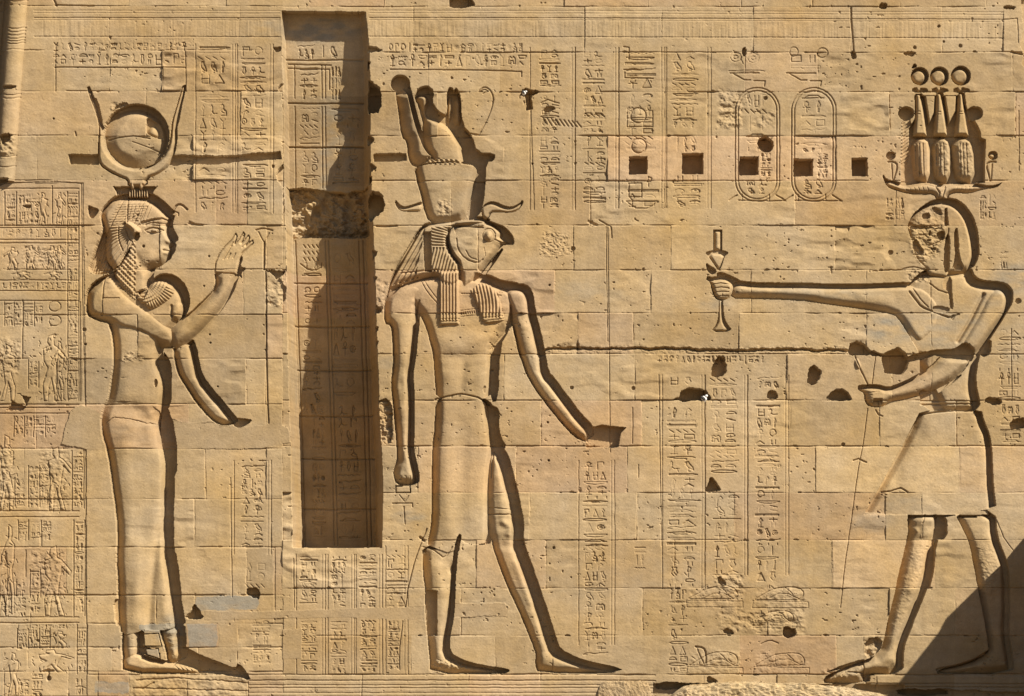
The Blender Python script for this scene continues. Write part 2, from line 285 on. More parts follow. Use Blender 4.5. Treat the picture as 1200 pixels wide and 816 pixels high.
soft([(136, 476), (165, 480)], 9, -1.0, [g_dress, g_tors]); soft([(158, 455)], 16, 1.8, [g_tors, g_dress]); soft([(158, 478), (170, 486), (183, 500)], 6, -1.6, [g_dress, g_tors]); soft([(152, 520)], 20, 1.6, [g_dress, g_tors]); soft([(147, 440), (145, 470)], 8, 1.0, [g_tors]); soft([(180, 480), (188, 500)], 5, -2, [g_tors, g_dress])
cut(ell(182, 449, 2.2, 5), 7, g_tors, rag=.3); rough([(144, 412), (168, 414), (168, 422), (144, 424)], 2.2, 4)
for yy in (474, 491): pass
stroke([(124, 496), (132, 490), (150, 491), (165, 494), (182, 497)], .7, 1.4, rag=1.5)
body([(200, 352), (214, 352), (215, 368), (206, 379), (194, 372), (195, 360)], 12, 9, 1.5, g_tors, sg=1.5)
stroke([(200.5, 358), (201, 370)], 1.6, 3)
ghead = [(120, 270), (116, 254), (119, 245), (127, 236), (140, 232), (168, 231.5), (181, 238), (193, 249), (200, 257), (196.5, 263), (195.5, 268), (196.5, 274), (200, 280), (203, 286), (198, 289), (200.5, 293), (198.5, 296), (199, 299), (196, 303), (193, 309), (186, 313), (176, 315.5), (173.5, 324), (172, 352), (150, 352), (135, 330), (131, 316), (123, 304), (122, 288), (124, 276)]
cut(ghead[8:24]+[(160, 345), (150, 300)], 12, g_face, rag=.05)
body(ghead, 14, 11, -1, g_face, sg=1.2, rag=.05, clip=face); body(ghead, 14, 12, .5, g_wig, sg=1.8, clip=[(120, 270), (116, 254), (119, 245), (127, 236), (140, 232), (168, 231.5), (181, 238), (193, 249), (200, 257), (182, 257), (166, 259), (160, 266), (157, 283), (146, 298), (138, 311), (131, 315), (123, 304), (122, 288), (124, 276)])
cut([(121, 268), (124, 276), (122, 288), (123, 304), (131, 314), (133, 318), (120, 322), (107, 320.5), (103.5, 313), (108, 300), (114, 284)], 19, g_wig, rag=.2); body([(121, 300), (131, 314), (133, 319), (112, 325), (106, 322)], 19, 8, -12, g_wig)
pattern([(108, 300), (122, 275), (123, 304), (131, 316), (120, 322), (105, 320)], lambda x, y: .7*np.sin((x*.9+y*.3)*2.0))
wing = [(124, 276), (122, 288), (123, 304), (131, 314), (140, 309), (147, 296), (157, 283), (150, 266), (130, 264)]
pattern(wing, lambda x, y: .9*np.cos(np.arctan2(y-266, x-162)*56)*np.clip((np.hypot(x-162, y-266)-8)/10, 0, 1)); pattern([(126, 262), (142, 234), (176, 238), (160, 262)], lambda x, y: .5*np.cos((x*.3+y*1.0)*2.0)*np.cos((x-y*.5)*.5))
stroke([(144, 236), (137, 250), (128, 268), (122, 276)], .8, 2.4); stroke([(149.5, 231), (149, 262)], .9, 2.6); stroke([(176, 236), (164, 258)], .8, 1.8); stroke([(170, 233), (157, 262)], .7, 1.5); [stroke([(150+q*4.5, 240+q*.5), (146+q*4.2, 258)], .5, 1.1) for q in range(7)]
stroke([(139, 266), (138, 280), (144, 294)], .8, 2.2, ch=1); stroke([(147, 268), (150, 278), (155, 284)], .8, 2, ch=1)
body([(143, 262), (150, 259), (156, 262), (165, 268), (166, 274), (160, 283), (157, 280), (154, 270)], 6, 4, 2.4, g_wig, mode='add', sg=.4); cut([(156, 279), (160, 272), (165, 275), (160, 284)], 7, g_face, rag=.3); cut([(142, 262), (147, 260), (149, 263), (144, 264)], 3, g_wig, rag=.4)
body(curl, 12, 4, 1.0, g_curl, sg=.4); pattern(curl, lambda x, y: 1.7*np.cos((x-y)*.98)*(.55+.45*np.cos((x+y)*1.25+np.floor((x-y)*.156)*1.5)))
stroke([(166, 262), (178, 258), (190, 256), (197, 258)], 1.3, 2); rough([(164, 260), (184, 256), (186, 262), (166, 266)], 1.6, 3); stroke([(170, 270), (177, 266.5), (185, 267.5), (191, 270)], 1.0, 2.8, ch=1); stroke([(172, 272), (180, 274), (189, 271)], .8, 1.6, ch=1); body(ell(181, 270.2, 4, 2), 2, 1.5, 1, g_face, 'add', sg=.3); stroke([(170, 263), (180, 261), (193, 262)], .9, 1.6, ch=1); cut(ell(168, 288.5, 1.6, 1.7), 5, g_face, rag=.2); soft([(160, 300), (166, 312), (180, 316)], 4, -1.5, [g_face]); stroke([(186, 262), (187, 311)], .55, 1.3)
soft([(196, 291), (192, 293)], 2, -1.8, [g_face]); stroke([(191, 293), (199, 293.5)], .8, 2.2); soft([(193, 290.5), (198, 290.5)], 1.6, 1.2, [g_face]); soft([(193, 296.5), (198, 296.5)], 1.6, 1.2, [g_face])
stroke([(176, 315), (188, 311)], 1, 2.5); soft([(196, 283)], 2.5, 2.0, [g_face]); soft([(175, 300)], 7, 1.4, [g_face])
coll = [(160, 342), (168, 338), (172, 333), (177, 329), (190, 327.5), (202, 334), (205.5, 340), (199, 350), (187, 358.5), (176, 364), (168, 357), (160, 351)]
body(coll, 4, 5, 1.2, g_coll, 'add', sg=.4)
pattern(coll, lambda x, y: .8*np.cos(np.hypot(x-165, y-325)*1.5)*np.where(np.hypot(x-165, y-325) > 33, 0, 1)+np.where(np.hypot(x-165, y-325) > 31.5, .8*np.cos(np.arctan2(y-325, x-165)*70), .14*np.cos(np.arctan2(y-325, x-165)*60)))
stroke([(163, 341), (172, 337), (176, 330)], .8, 1.6)
body(arm2, 14, 12, -1.5, g_arm2); body(uarm, 14, 15, 2.5, g_arm, sg=1.2); body(farm, 9, 10, 3, g_arm, sg=1.2); soft([(203, 396)], 9, -2, [g_arm])
stroke([(122, 325), (121, 350)], .8, 2.2); stroke([(121, 350), (140, 350)], .7, 1.5); stroke([(161, 370), (161, 392)], .7, 1.6); stroke([(210, 408), (222, 403), (226, 399)], .8, 2)
body(hand, 3, 2.2, .6, g_hand, 'set', sg=.4, ch=0); body([(251, 326), (252, 305), (258, 297), (281, 298), (278, 322)], 6, 7, .8, g_hand, sg=1.6)
for p in ([(262, 304), (268, 294), (273, 284)], [(267, 303), (270, 297)], [(273, 302), (276, 297)], [(281, 285), (285, 276)], [(284, 290), (293, 283)], [(271, 289), (277, 281)]): stroke(p, .7, 1.7)
body(leg1, 14, 10, -2, g_leg); body(leg2, 14, 10, -3, g_leg2); body(foot, 13, 8, -1, g_foot)
body([(168, 743), (186, 742), (190, 758), (169, 758)], 14, 1, 0, None, 'set', sg=.2, ch=0); body([(170, 761), (186, 760), (188, 773), (172, 768)], 14, 1, 0, None, 'set', sg=.2, ch=0)
for k in range(4): x = 204+k*5; stroke([(x, 780+k*.7), (x+5, 784+k*.7)], .7, 2)
rough([(188, 731), (209, 728), (210, 775), (194, 775)], 1.4, 5)
# cobra at the brow, lotus sceptre
stroke([(203, 246), (207, 240), (213, 240), (219, 246)], 1.3, 3.2, ch=1); stroke([(203, 247), (209, 250), (209, 253)], .8, 2)
g_lotus = lab('lotus_sceptre', G)
stroke([(300, 269.5), (306, 268), (312, 268), (319, 270)], 1, 2.6, lab=g_lotus); stroke([(303, 272), (309, 284), (315, 273)], .8, 1.8, lab=g_lotus); stroke([(309.5, 284), (309.5, 316)], 1.3, 4, lab=g_lotus); stroke([(311.5, 316), (312.5, 410), (313.5, 474), (314.5, 496)], .95, 3.2)

# ------------------------------------------------------------------ THE FALCON-HEADED GOD
F = lab('falcon_god_relief', None, 'striding falcon-headed god in tall double crown')
f_crown = lab('tall_crown', F); f_plume = lab('crown_spike', F); f_bowl = lab('crown_base', F); f_horn = lab('ram_horn', F); f_horn2 = lab('ram_horn', F); f_head = lab('falcon_head', F); f_wig = lab('striped_wig', F); f_lap = lab('wig_lappet', F); f_lap2 = lab('wig_lappet', F)
f_tors = lab('torso', F); f_arm = lab('arm', F, 'arm hanging with closed fist'); f_arm2 = lab('arm', F, 'arm reaching down and outward'); f_kilt = lab('kilt', F); f_leg = lab('leg', F); f_leg2 = lab('leg', F)
spike = [(462, 104), (468, 101), (473, 102), (477, 109), (480, 122), (485, 143), (491, 161), (498, 177), (507, 185), (495, 193), (484, 196), (478, 187), (476, 165), (470, 161), (466, 128)]
bulb = [(485, 112), (491, 109), (499, 110), (502, 116), (500, 124), (498, 129), (500, 136), (513, 140), (527, 148), (537, 163), (543, 174), (545, 191), (520, 191), (505, 187), (497, 174), (494, 153), (496, 135), (493, 126), (487, 119)]
bowl = [(484, 196), (500, 192), (533, 190), (553, 192), (560, 199), (556, 212), (551, 233), (545, 257), (530, 262), (502, 263), (495, 238), (489, 215)]
ccut = [(486, 112), (490, 103), (498, 100), (504, 101), (507, 112), (508, 124), (520, 136), (524, 130), (523, 110), (526, 102), (530, 103), (532, 107), (535, 102), (540, 112), (542, 146), (553, 160), (559, 179), (580, 180), (580, 189), (570, 190), (569, 213), (567, 235), (563, 252), (545, 258), (535, 190), (500, 160)]
fhead = [(526, 266), (545, 262), (566, 259), (574, 261), (582, 266), (589, 273), (587, 279), (597, 283), (592, 286), (587, 288), (580, 299), (570, 312), (562, 322), (550, 340), (538, 345), (536, 309), (528, 298), (524, 284)]
fwig = [(498, 264), (513, 261), (530, 259), (547, 256), (567, 257), (573, 262), (545, 267), (527, 267), (523, 283), (528, 298), (540, 312), (538, 340), (515, 335), (512, 322), (490, 327), (462, 336), (452, 350), (457, 330), (464, 313), (480, 285), (492, 267)]
lapA = [(514.5, 318), (538, 318), (538.5, 381), (514.5, 382)]
lapB = [(551, 341), (562, 332), (575, 332), (584, 346), (590, 368), (591.5, 377), (566, 381), (562, 365), (556, 350)]
ftor = [(468, 334), (485, 328), (515, 322), (562, 325), (585, 335), (600, 342), (603, 362), (595, 385), (586, 393), (577, 405), (575, 420), (575, 445), (573, 470), (540, 464), (510, 469), (509, 440), (507, 415), (500, 387), (490, 365), (470, 350)]
farmL = [(455, 342), (468, 334), (488, 330), (500, 342), (489, 354), (487, 370), (485, 400), (482, 425), (479, 442), (481, 460), (481, 495), (480, 530), (484, 547), (487, 560), (486, 568), (478, 569), (464, 568), (460, 557), (461, 549), (465, 537), (464, 524), (462, 495), (459, 467), (457, 450), (460, 430), (459, 395), (457, 380), (450, 380), (449.5, 355)]
farmR = [(590, 338), (605, 337), (615, 341), (620, 352), (621, 367), (626, 387), (631, 407), (634, 421), (636, 440), (647, 452), (660, 470), (675, 490), (690, 506), (690, 516), (680, 517), (665, 505), (640, 475), (625, 455), (615, 435), (607, 412), (601, 387), (597, 365), (590, 350)]
fkilt = [(510, 468), (525, 465), (540, 462), (560, 466), (572, 474), (572, 492), (576, 520), (577, 527), (574, 550), (572, 587), (572, 636), (557, 639), (541, 636), (540, 624), (534, 632), (531, 650), (505, 641), (500, 637), (505, 612), (505, 575), (506, 525), (509, 500)]
flegL = [(495, 640), (512, 645), (532, 638), (530, 660), (528, 683), (527, 722), (522, 748), (521, 768), (533, 775), (548, 780), (567, 784), (590, 787), (592, 790.5), (503, 790.5), (503, 770), (500, 744), (499, 727), (497, 690), (495, 662)]
flegR = [(570, 540), (578, 527), (585, 538), (592, 562), (599, 592), (604, 620), (602, 636), (610, 660), (619, 684), (632, 722), (641, 753), (646, 766), (664, 774), (686, 781), (710, 786), (720, 790), (631, 790), (626, 779), (628, 769), (622, 752), (610, 722), (593, 686), (584, 662), (575, 636), (570, 600)]
cut(ccut, 15, F, rag=.4); cut(ell(469, 98, 11.5, 10), 14, F, rag=.3); cut(spike, 14, F, (5, -4), rag=.3); cut([(478, 108), (486, 122), (490, 140), (494, 152), (492, 160), (484, 135)], 9, F)
cut(bulb, 15, F, (7, -7), rag=.3); cut(bowl, 14, F, (10, -2))
cut(fwig, 12, F, (3, -3), rag=.2); cut([(526, 266), (545, 262), (566, 259), (574, 261), (582, 264), (592, 268), (601, 278), (603, 287), (596, 287), (588, 288), (580, 299), (570, 312), (562, 322)], 13, F, (0, -2), rag=.3)
cut([(588, 290), (590, 294), (556, 340), (550, 340), (565, 318)], 11, F, rag=.2)
for p, sh in ((ftor, (7, -5)), (farmL, (5, -2)), (farmR, (6, -5)), (fkilt, (6, 0)), (flegL, (6, -3)), (flegR, (11, -4))): cut(p, 14, F, sh, rag=.45, steps=6)
cut([(572, 474), (586, 480), (584, 500), (588, 515), (594, 523), (586, 530), (577, 527)], 14, F, rag=.8)
cut([(560, 322), (590, 329), (612, 332), (600, 345), (560, 335)], 13, F); cut([(594, 383), (597, 386), (586, 405), (584, 470), (575, 472), (572, 420)], 14, F)
cut([(688, 503), (705, 498), (734, 501), (727, 507), (725, 524), (687, 526)], 12, F, rag=.6, ch=0)
rarm_hand = lab('open_hand', F)
cut([(690, 500), (734, 501), (728, 507), (725, 522), (690, 524)], 12, rarm_hand, rag=.4, ch=0)
for hp, hl in (([(462, 235), (464.5, 240), (470, 244), (476, 244), (485, 241), (494, 238), (495, 248), (482, 248.5), (471, 248), (465, 244)], f_horn), ([(564, 243), (573, 238), (580, 239), (588, 243), (598, 245), (607, 241), (611, 236), (612, 240), (607, 247), (598, 249.5), (585, 249), (575, 249), (572, 257), (566, 256), (564, 250)], f_horn2)):
    cut(hp, 5, hl, (1.5, -2), rag=.1); body(hp, 5, 3, 0, hl, sg=.4)
body(spike[:1]+[(500, 95), (540, 190), (495, 200)]+spike[11:], 14, 15, 0, f_plume, sg=.6, pw=1.15, clip=chaikin(spike, 1), asym=0); body(bulb[:11]+[(548, 240), (505, 240)]+bulb[13:], 15, 15, 0, f_crown, sg=1.5, clip=chaikin(bulb, 1)); body([(478, 170), (566, 166)]+bowl[4:], 14, 15, -.5, f_bowl, sg=1.5, clip=chaikin(bowl, 1)); stroke([(486, 195), (505, 191), (533, 190), (556, 194)], .9, 2)
body([(524, 112), (529, 110), (530, 130), (524, 150)], 15, 5, -6, f_crown); body([(532, 108), (539, 112), (541, 145), (530, 145)], 15, 8, -9, f_crown)
pattern([(500, 184), (540, 188), (540, 192), (500, 192)], lambda x, y: 1.6*np.cos(x*1.1)*np.cos(y*.9)); rough([(512, 236), (528, 234), (530, 255), (514, 256)], 1.6, 4)
fwhole = ftor[:13]+[(572, 474), (572, 492), (576, 520), (577, 527), (574, 550), (572, 587), (572, 700), (541, 700), (535, 660), (531, 690), (527, 722), (522, 748), (521, 768), (533, 775), (548, 780), (567, 784), (590, 787), (592, 790.5), (503, 790.5), (503, 770), (500, 744), (499, 727), (497, 690), (495, 662), (495.5, 645), (501, 636), (505, 612), (505, 575), (506, 525), (509, 500), (510, 469), (509, 440), (507, 415), (500, 387), (490, 365), (470, 350)]
body(fwhole, 14, 15, -2.4, f_tors, sg=1.4, clip=chaikin(ftor, 1)); body(ftor, 14, 15, -2.4, f_tors, sg=1.4); body(farmL, 14, 13, -1, f_arm, sg=1.3); body(farmR, 14, 12, 0, f_arm2, sg=1.3)
body(flegR, 14, 13, -3, f_leg2, sg=1.3); body(fwhole, 14, 15, -2.2, f_leg, sg=1.3, clip=chaikin(flegL, 1)); body(fwhole, 14, 15, -1.2, f_kilt, sg=1.4, clip=chaikin(fkilt, 1))
soft([(523, 440)], 9, 1.8, [f_tors]); soft([(543, 425), (541, 458)], 5, -1.6, [f_tors]); soft([(560, 440)], 9, 1.2, [f_tors]); soft([(505, 395), (540, 404), (575, 396)], 9, 1.5, [f_tors]); soft([(520, 418), (570, 416)], 5, -1.6, [f_tors]); cut(ell(568, 456, 2, 4.5), 6, f_tors)
soft([(522, 480), (524, 620)], 9, 1.6, [f_kilt]); soft([(543, 500), (541, 622)], 8, -1.2, [f_kilt]); stroke([(496, 641), (505, 643), (513, 648), (521, 655), (530, 641)], .8, 1.6, ch=1); stroke([(510, 468), (525, 464.5), (540, 461.5), (560, 466), (573, 474)], 1.1, 3.5)
soft([(590, 612), (598, 618), (597, 626)], 4, 2.6, [f_leg2]); stroke([(573, 603), (599, 603)], .9, 2.4); stroke([(573, 595), (598, 597)], .7, 1.4); stroke([(576, 560), (577, 540), (579, 530)], 1, 2)
cut([(497, 692), (512, 692), (512, 745), (500, 745)], 13, f_leg, rag=.6, ch=0); soft([(637, 772)], 6, 2.5, [f_leg2]); soft([(606, 660), (622, 705)], 5, 1.8, [f_leg2]); soft([(590, 640), (602, 640)], 5, -1.5, [f_leg2]); soft([(512, 665), (514, 690)], 7, 1.8, [f_leg]); soft([(585, 560), (588, 600)], 6, 1.5, [f_leg2]); soft([(470, 380), (470, 420)], 6, 1.5, [f_arm]); soft([(470, 450)], 5, -2, [f_arm]); soft([(470, 480)], 6, 1.6, [f_arm]); soft([(470, 540)], 5, -1.5, [f_arm]); soft([(612, 380), (620, 410)], 5, 1.6, [f_arm2]); soft([(628, 440)], 5, 1.2, [f_arm2]); soft([(650, 475)], 6, 1.5, [f_arm2]); rough([(505, 775), (525, 772), (560, 784), (520, 790), (504, 788)], 2.2, 3)
body([(463, 569), (481, 569), (482, 578), (463, 578)], 10, 1.5, -1, F, 'set', sg=.3, ch=0)
for k in range(4): stroke([(465+k*5.2, 558), (466+k*5, 568)], .6, 1.2)
for k in range(4): stroke([(562+k*5.5, 782+k), (570+k*5.5, 786+k)], .7, 2)
body(fwig, 12, 7, -1, f_wig, sg=.6)
pattern([(524, 266), (523, 283), (530, 300), (538, 310), (538, 320), (506, 320), (506, 266)], lambda x, y: 1.3*np.cos(np.where(y < 290, (y-.42*(x-506)*((290-y)/26)), x*1.0+y*.25-0)*1.65))
pattern([(497, 266), (480, 285), (462, 314), (455, 335), (490, 325), (488, 318), (497, 275)], lambda x, y: 2.0*np.cos((x*.86+y*.5)*1.2)-1.5)
cut([(495, 272), (505, 272), (506, 318), (498, 318)], 10, f_wig, rag=.7, ch=0); stroke([(470, 320), (512, 316)], 1, 2)
body(fhead, 13, 9, 0, f_head, sg=.8)
stroke([(526, 267), (523.5, 283), (528, 298), (540, 310)], .9, 3, ch=1); body([(533, 259), (547, 256.5), (565, 257), (571, 262), (566, 266), (550, 265), (534, 265)], 3, 3, 2.5, f_wig, 'add', sg=.4)
stroke([(532, 265), (550, 266), (566, 267)], .9, 2.4)
stroke(ell(573, 276, 7.5, 8), .7, 1.6); body(ell(572.5, 276.5, 5, 6), 3, 4, 1.8, f_head, 'add', sg=.4); stroke([(576, 262), (585, 267), (588, 275)], 1, 2.4); stroke([(535, 280), (536, 292), (545, 304), (560, 309), (566, 304)], .9, 1.8, ch=1); stroke([(546, 294), (550, 302), (560, 305)], .8, 1.2, ch=1); stroke([(567, 290), (569, 300), (565, 306)], .5, .8)
stroke([(580, 281), (588, 284), (597, 284)], .7, 2); soft([(556, 293)], 8, 1.5, [f_head])
body(lapA, 3, 3, .6, f_lap, 'add', sg=.4, ch=0); pattern([(515, 318), (538, 318), (538, 376), (515, 376)], lambda x, y: 1.1*np.cos((x-517)*1.72)); [stroke([(516, y), (538, y-.5)], .6, 1.4) for y in (374, 377)]
body(lapB, 3, 3, .6, f_lap2, 'add', sg=.4); pattern(lapB, lambda x, y: 1.1*np.cos((x+(374-y)*(374-y)*.006-(374-y)*.15)*1.62)*(y < 372)); [stroke([(565, y), (590, y-3)], .6, 1.4) for y in (373, 376.5)]
for k in range(8): stroke([(541+k*2.7, 344), (542.4+k*2.7, 344)], .7, 1.5)
for k in range(9): stroke([(540.5+k*2.5, 366.5-k*.3), (541+k*2.5, 368.5-k*.3)], .7, 2)
stroke([(540, 364), (562, 361)], .5, 1.2); stroke([(540, 371), (562, 369)], .5, 1.2); [stroke([(592-k*1.6, 336+k*3.4), (588-k*1.6, 336+k*3.2)], .6, 1.5) for k in range(4)]
stroke([(493, 328), (500, 342), (513, 356)], .6, 1.4, ch=1); stroke([(497, 328), (504, 340), (514, 352)], .6, 1.2, ch=1)
stroke([(491, 352), (487, 368), (490, 375)], 1.2, 2.5); stroke([(598, 358), (600, 378), (604, 395)], 1.3, 3); rough([(675, 508), (690, 506), (692, 520), (680, 520)], 2, 3)
# uraeus curl of the crown, ankh below the fist
stroke([(561, 158), (570, 142), (577, 125), (578, 112), (573, 104), (567, 102), (562, 106)], .9, 2.2, ch=2); stroke([(562, 107), (568, 105), (572, 107), (566, 110)], .8, 2); stroke([(545, 152), (550, 157), (560, 158)], 1, 2)
f_ankh = lab('ankh', F); stroke([(460, 590), (483, 590), (483, 594)], .8, 2, lab=f_ankh); stroke([(473, 594), (474.5, 614)], .8, 2.2, lab=f_ankh); stroke([(468, 580), (474, 588), (479, 581)], .7, 1.5, lab=f_ankh)
stroke([(500, 620), (495, 632), (485, 660), (478, 690), (475, 712)], .9, 2.4); stroke([(472, 728), (468, 760), (468, 785)], .7, 1.6); stroke([(492, 630), (497, 634)], 1.5, 4)

# ------------------------------------------------------------------ THE KING
K = lab('king_relief', None, 'king in triple bundle crown holding a vase at arm length')
k_disc = [lab('sun_disc', K) for _ in range(3)]; k_bun = [lab('crown_bundle', K) for _ in range(3)]; k_horn = lab('ram_horns', K); k_head = lab('head', K); k_tors = lab('torso', K); k_armX = lab('arm', K, 'long arm stretched out level'); k_armN = lab('arm', K, 'bent arm with hand at the staff')
k_fist = lab('fist', K); k_vase = lab('vase', K); k_vfoot = lab('vase_foot', K); k_kilt = lab('kilt', K, 'flaring pointed kilt'); k_leg = lab('leg', K); k_leg2 = lab('leg', K, 'rear leg partly in shadow'); k_staff = lab('staff', K); k_feath = lab('plume', K); k_feath2 = lab('plume', K); k_ur = lab('small_cobra', K); k_ur2 = lab('small_cobra', K)
kh = [(1033, 204), (1038, 212), (1048, 213), (1060, 218), (1075, 214), (1090, 213.5), (1102, 217), (1110, 214.5), (1125, 214.5), (1145, 216), (1158, 219), (1168, 217.5), (1174, 214.5), (1168, 220), (1152, 222), (1135, 227.5), (1120, 226), (1112, 229), (1110, 236), (1098, 236), (1094, 228), (1080, 228.5), (1062, 227), (1048, 223), (1039, 219)]
khead = [(1063, 266), (1065, 259), (1071, 250), (1080, 242), (1095, 237), (1110, 237), (1122, 243), (1131, 254), (1136, 266), (1140, 281), (1142, 299), (1138, 312), (1134, 319), (1112, 324), (1088, 324), (1086, 314), (1076, 306), (1072, 297), (1070, 288), (1066, 276)]
ktor = [(1064, 335), (1072, 325), (1088, 319), (1112, 320), (1133, 319), (1137, 331), (1150, 335), (1167, 336), (1177, 340), (1182, 350), (1180, 363), (1163, 390), (1147, 414), (1143, 420), (1139, 437), (1138, 455), (1142, 473), (1143, 484), (1079, 484), (1078, 440), (1078, 415), (1068, 398), (1056, 376), (1050, 365), (1055, 345)]
karm = [(1085, 336), (1063, 334), (1033, 335.5), (1000, 336.5), (960, 336), (933, 335), (900, 335), (880, 334), (862, 332), (856, 338), (857, 350), (875, 350), (933, 352), (973, 357), (1013, 363), (1047, 368), (1056, 378), (1066, 395), (1078, 408), (1098, 390), (1105, 360)]
kfist = [(826, 326.5), (834, 328), (848, 325.5), (856, 329), (861, 335), (858, 346), (852, 351), (842, 352.5), (837, 348.5), (834, 340), (832.5, 331)]
kupper = [(1154, 344), (1167, 336.5), (1177, 340), (1182, 350), (1180, 363), (1175, 373), (1163, 390), (1150, 408), (1143, 416), (1128, 414), (1122, 403), (1133, 385), (1145, 365)]
kfore = [(1090, 433), (1103, 419), (1120, 420), (1139, 422), (1127, 438), (1112, 449), (1090, 459), (1079, 464), (1061, 469), (1046, 471), (1034, 477.5), (1018, 477), (1013, 470), (1013, 461), (1005, 456.5), (1006, 454.5), (1026, 453), (1041, 457), (1053, 453), (1072, 444)]
kkilt = [(1079, 481), (1143, 481), (1146, 496), (1153, 510), (1156, 530), (1157, 570), (1161.5, 603.5), (1012, 603.5), (1020, 590), (1030, 574), (1038, 558), (1046, 543), (1058, 522), (1072, 494)]
kleg1 = [(1064, 600), (1098, 600), (1098, 616), (1094, 632), (1089, 652), (1085, 676), (1080, 691), (1068, 723), (1058, 747), (1053, 761), (1053, 791), (1014, 791), (1013, 802), (966, 802), (965, 795), (975, 789), (990, 783), (1012, 775), (1032, 765), (1037, 745), (1044, 713), (1050, 688), (1056, 660), (1064, 630)]
kleg2 = [(1118, 600), (1162, 600), (1164, 632), (1174, 656), (1178, 673), (1179, 713), (1178, 745), (1183, 773), (1184, 790.5), (1099, 790.5), (1098, 786), (1116, 783), (1140, 775), (1159, 765), (1157, 747), (1152, 719), (1146, 690), (1141, 664), (1136, 638), (1130, 624)]
cones = [[(1073, 110), (1079, 110), (1083, 130), (1087, 159), (1071, 159), (1073, 130)], [(1097, 109), (1103, 109), (1107, 130), (1111, 159), (1095, 159), (1097, 130)], [(1123, 109), (1128, 109), (1131, 130), (1136, 159), (1120, 159), (1122, 130)]]
buns = [[(1069, 161), (1089, 161), (1092, 175), (1092, 214), (1074, 214), (1070, 190)], [(1094, 161), (1112, 161), (1116, 175), (1116, 214), (1098, 214), (1093, 190)], [(1116, 161), (1137, 161), (1143, 175), (1145, 214), (1122, 214), (1116, 190)]]
cut([(1072, 112), (1128, 112), (1137, 140), (1150, 162), (1155, 164), (1154, 214), (1056, 216), (1056, 188), (1066, 170), (1066, 150), (1072, 140)], 13, K, rag=.4, ch=0)
for pl in ([(1084, 112), (1096, 112), (1095, 132), (1089, 146)], [(1107, 112), (1121, 112), (1120, 130), (1112, 146)]): body(pl, 8, 1, 0, None, 'set', sg=.2, ch=0)
for k, (cx, cy, r) in enumerate(((1078, 89.5, 10.5), (1101, 89.5, 11), (1126, 89, 11.5))):
    cut(ell(cx, cy, r), 10, k_disc[k], rag=.2); body(ell(cx-1.6, cy+1.3, r-1.4), 10, 7, -.5, k_disc[k], sg=.5, pw=2.4)
    cut([(cx-9, 103), (cx+8, 103), (cx+11, 108), (cx-9, 109)], 5, K, rag=.4); body([(cx-6, 101), (cx+3, 101), (cx+1, 107), (cx-3, 108)], 5, 2, 0, k_disc[k], sg=.3)
cut([(1068, 82), (1071, 74), (1076, 78)], 8, K)
for k in range(3):
    cut(cones[k], 6, K, (2, 0), ch=0); body(cones[k], 6, 3.2, 1, k_bun[k], sg=.4, ch=0); cut(buns[k], 13, K, (2, 0)); body(buns[k], 13, 9, 1, k_bun[k], sg=.6)
    bx = (1079, 1103, 1130)[k]
    for dx in (-5, -1.5, 2.5): stroke([(bx+dx, 168), (bx+dx+1, 206)], .6, 1.6)
    stroke([(bx-8, 131), (bx-1, 131)], .6, 1.2); stroke([(bx-8, 134), (bx-1, 134)], .6, 1.2)
rough(buns[1], 1.5, 5); rough(buns[2], 1.2, 5)
cut(ell(1062, 133, 9.5, 8), 11, k_feath, rag=.4); cut([(1057, 138), (1070, 140), (1068, 190), (1056, 200), (1060, 160)], 4, k_feath); pattern([(1057, 143), (1068, 143), (1066, 190), (1056, 190)], lambda x, y: .9*np.cos((x*.8+y)*1.6))
cut(ell(1142, 133, 10, 8), 11, k_feath2, rag=.4); cut([(1136, 140), (1144, 142), (1151, 162), (1140, 162)], 12, k_feath2)
cut(kh, 7, K, (1, -1), rag=.2); body(kh, 8, 6, 1, k_horn, sg=.6); stroke([(1062, 222), (1072, 225), (1086, 226)], .7, 2); stroke([(1060, 219), (1075, 217), (1086, 216), (1096, 219), (1100, 226)], .8, 1.8, ch=1); stroke([(1146, 218), (1130, 218), (1118, 216), (1108, 219), (1104, 226)], .8, 1.8, ch=1); [stroke([(1066+q*5, 219), (1068+q*5, 224)], .5, 1) for q in range(5)]; [stroke([(1122+q*5, 218), (1120+q*5, 224)], .5, 1) for q in range(5)]; stroke([(1096, 218), (1101, 226), (1100, 234)], .9, 2); stroke([(1108, 219), (1106, 226), (1104, 234)], .9, 2)
for u, (ux, uid) in enumerate(((1044, k_ur), (1163.5, k_ur2))):
    s = 1 if u == 0 else -1
    cut(ell(ux, 182.5, 5.5, 5), 6, uid, rag=.3)
    if u: body(ell(ux-1, 183, 4, 3.5), 6, 3, -1, uid, sg=.3)
    stroke([(ux-3*s, 190), (ux+4*s, 190), (ux+8*s, 194), (ux+5*s, 205), (ux+3*s, 212)], 1.1, 2.6, ch=1, lab=uid); stroke([(ux+1*s, 192), (ux+2*s, 211)], .9, 2, lab=uid)
for p, sh in ((khead, (7, -5)), (ktor, (6, -6)), (kkilt, (7, -2))): cut(p, 13, K, sh, rag=.45, steps=6)
cut(karm, 9, K, (2, -3.5), rag=.3); cut(kleg1, 13, K, (6, -1)); cut(kleg2, 11, K, (5, -2), rag=.3); cut([(1098, 603), (1109, 603), (1111, 632), (1092, 632)], 13, K); cut([(1087, 632), (1098, 634), (1092, 689), (1080, 691)], 13, K)
cut([(1146, 404), (1162, 395), (1162, 415), (1150, 420)], 12, K)
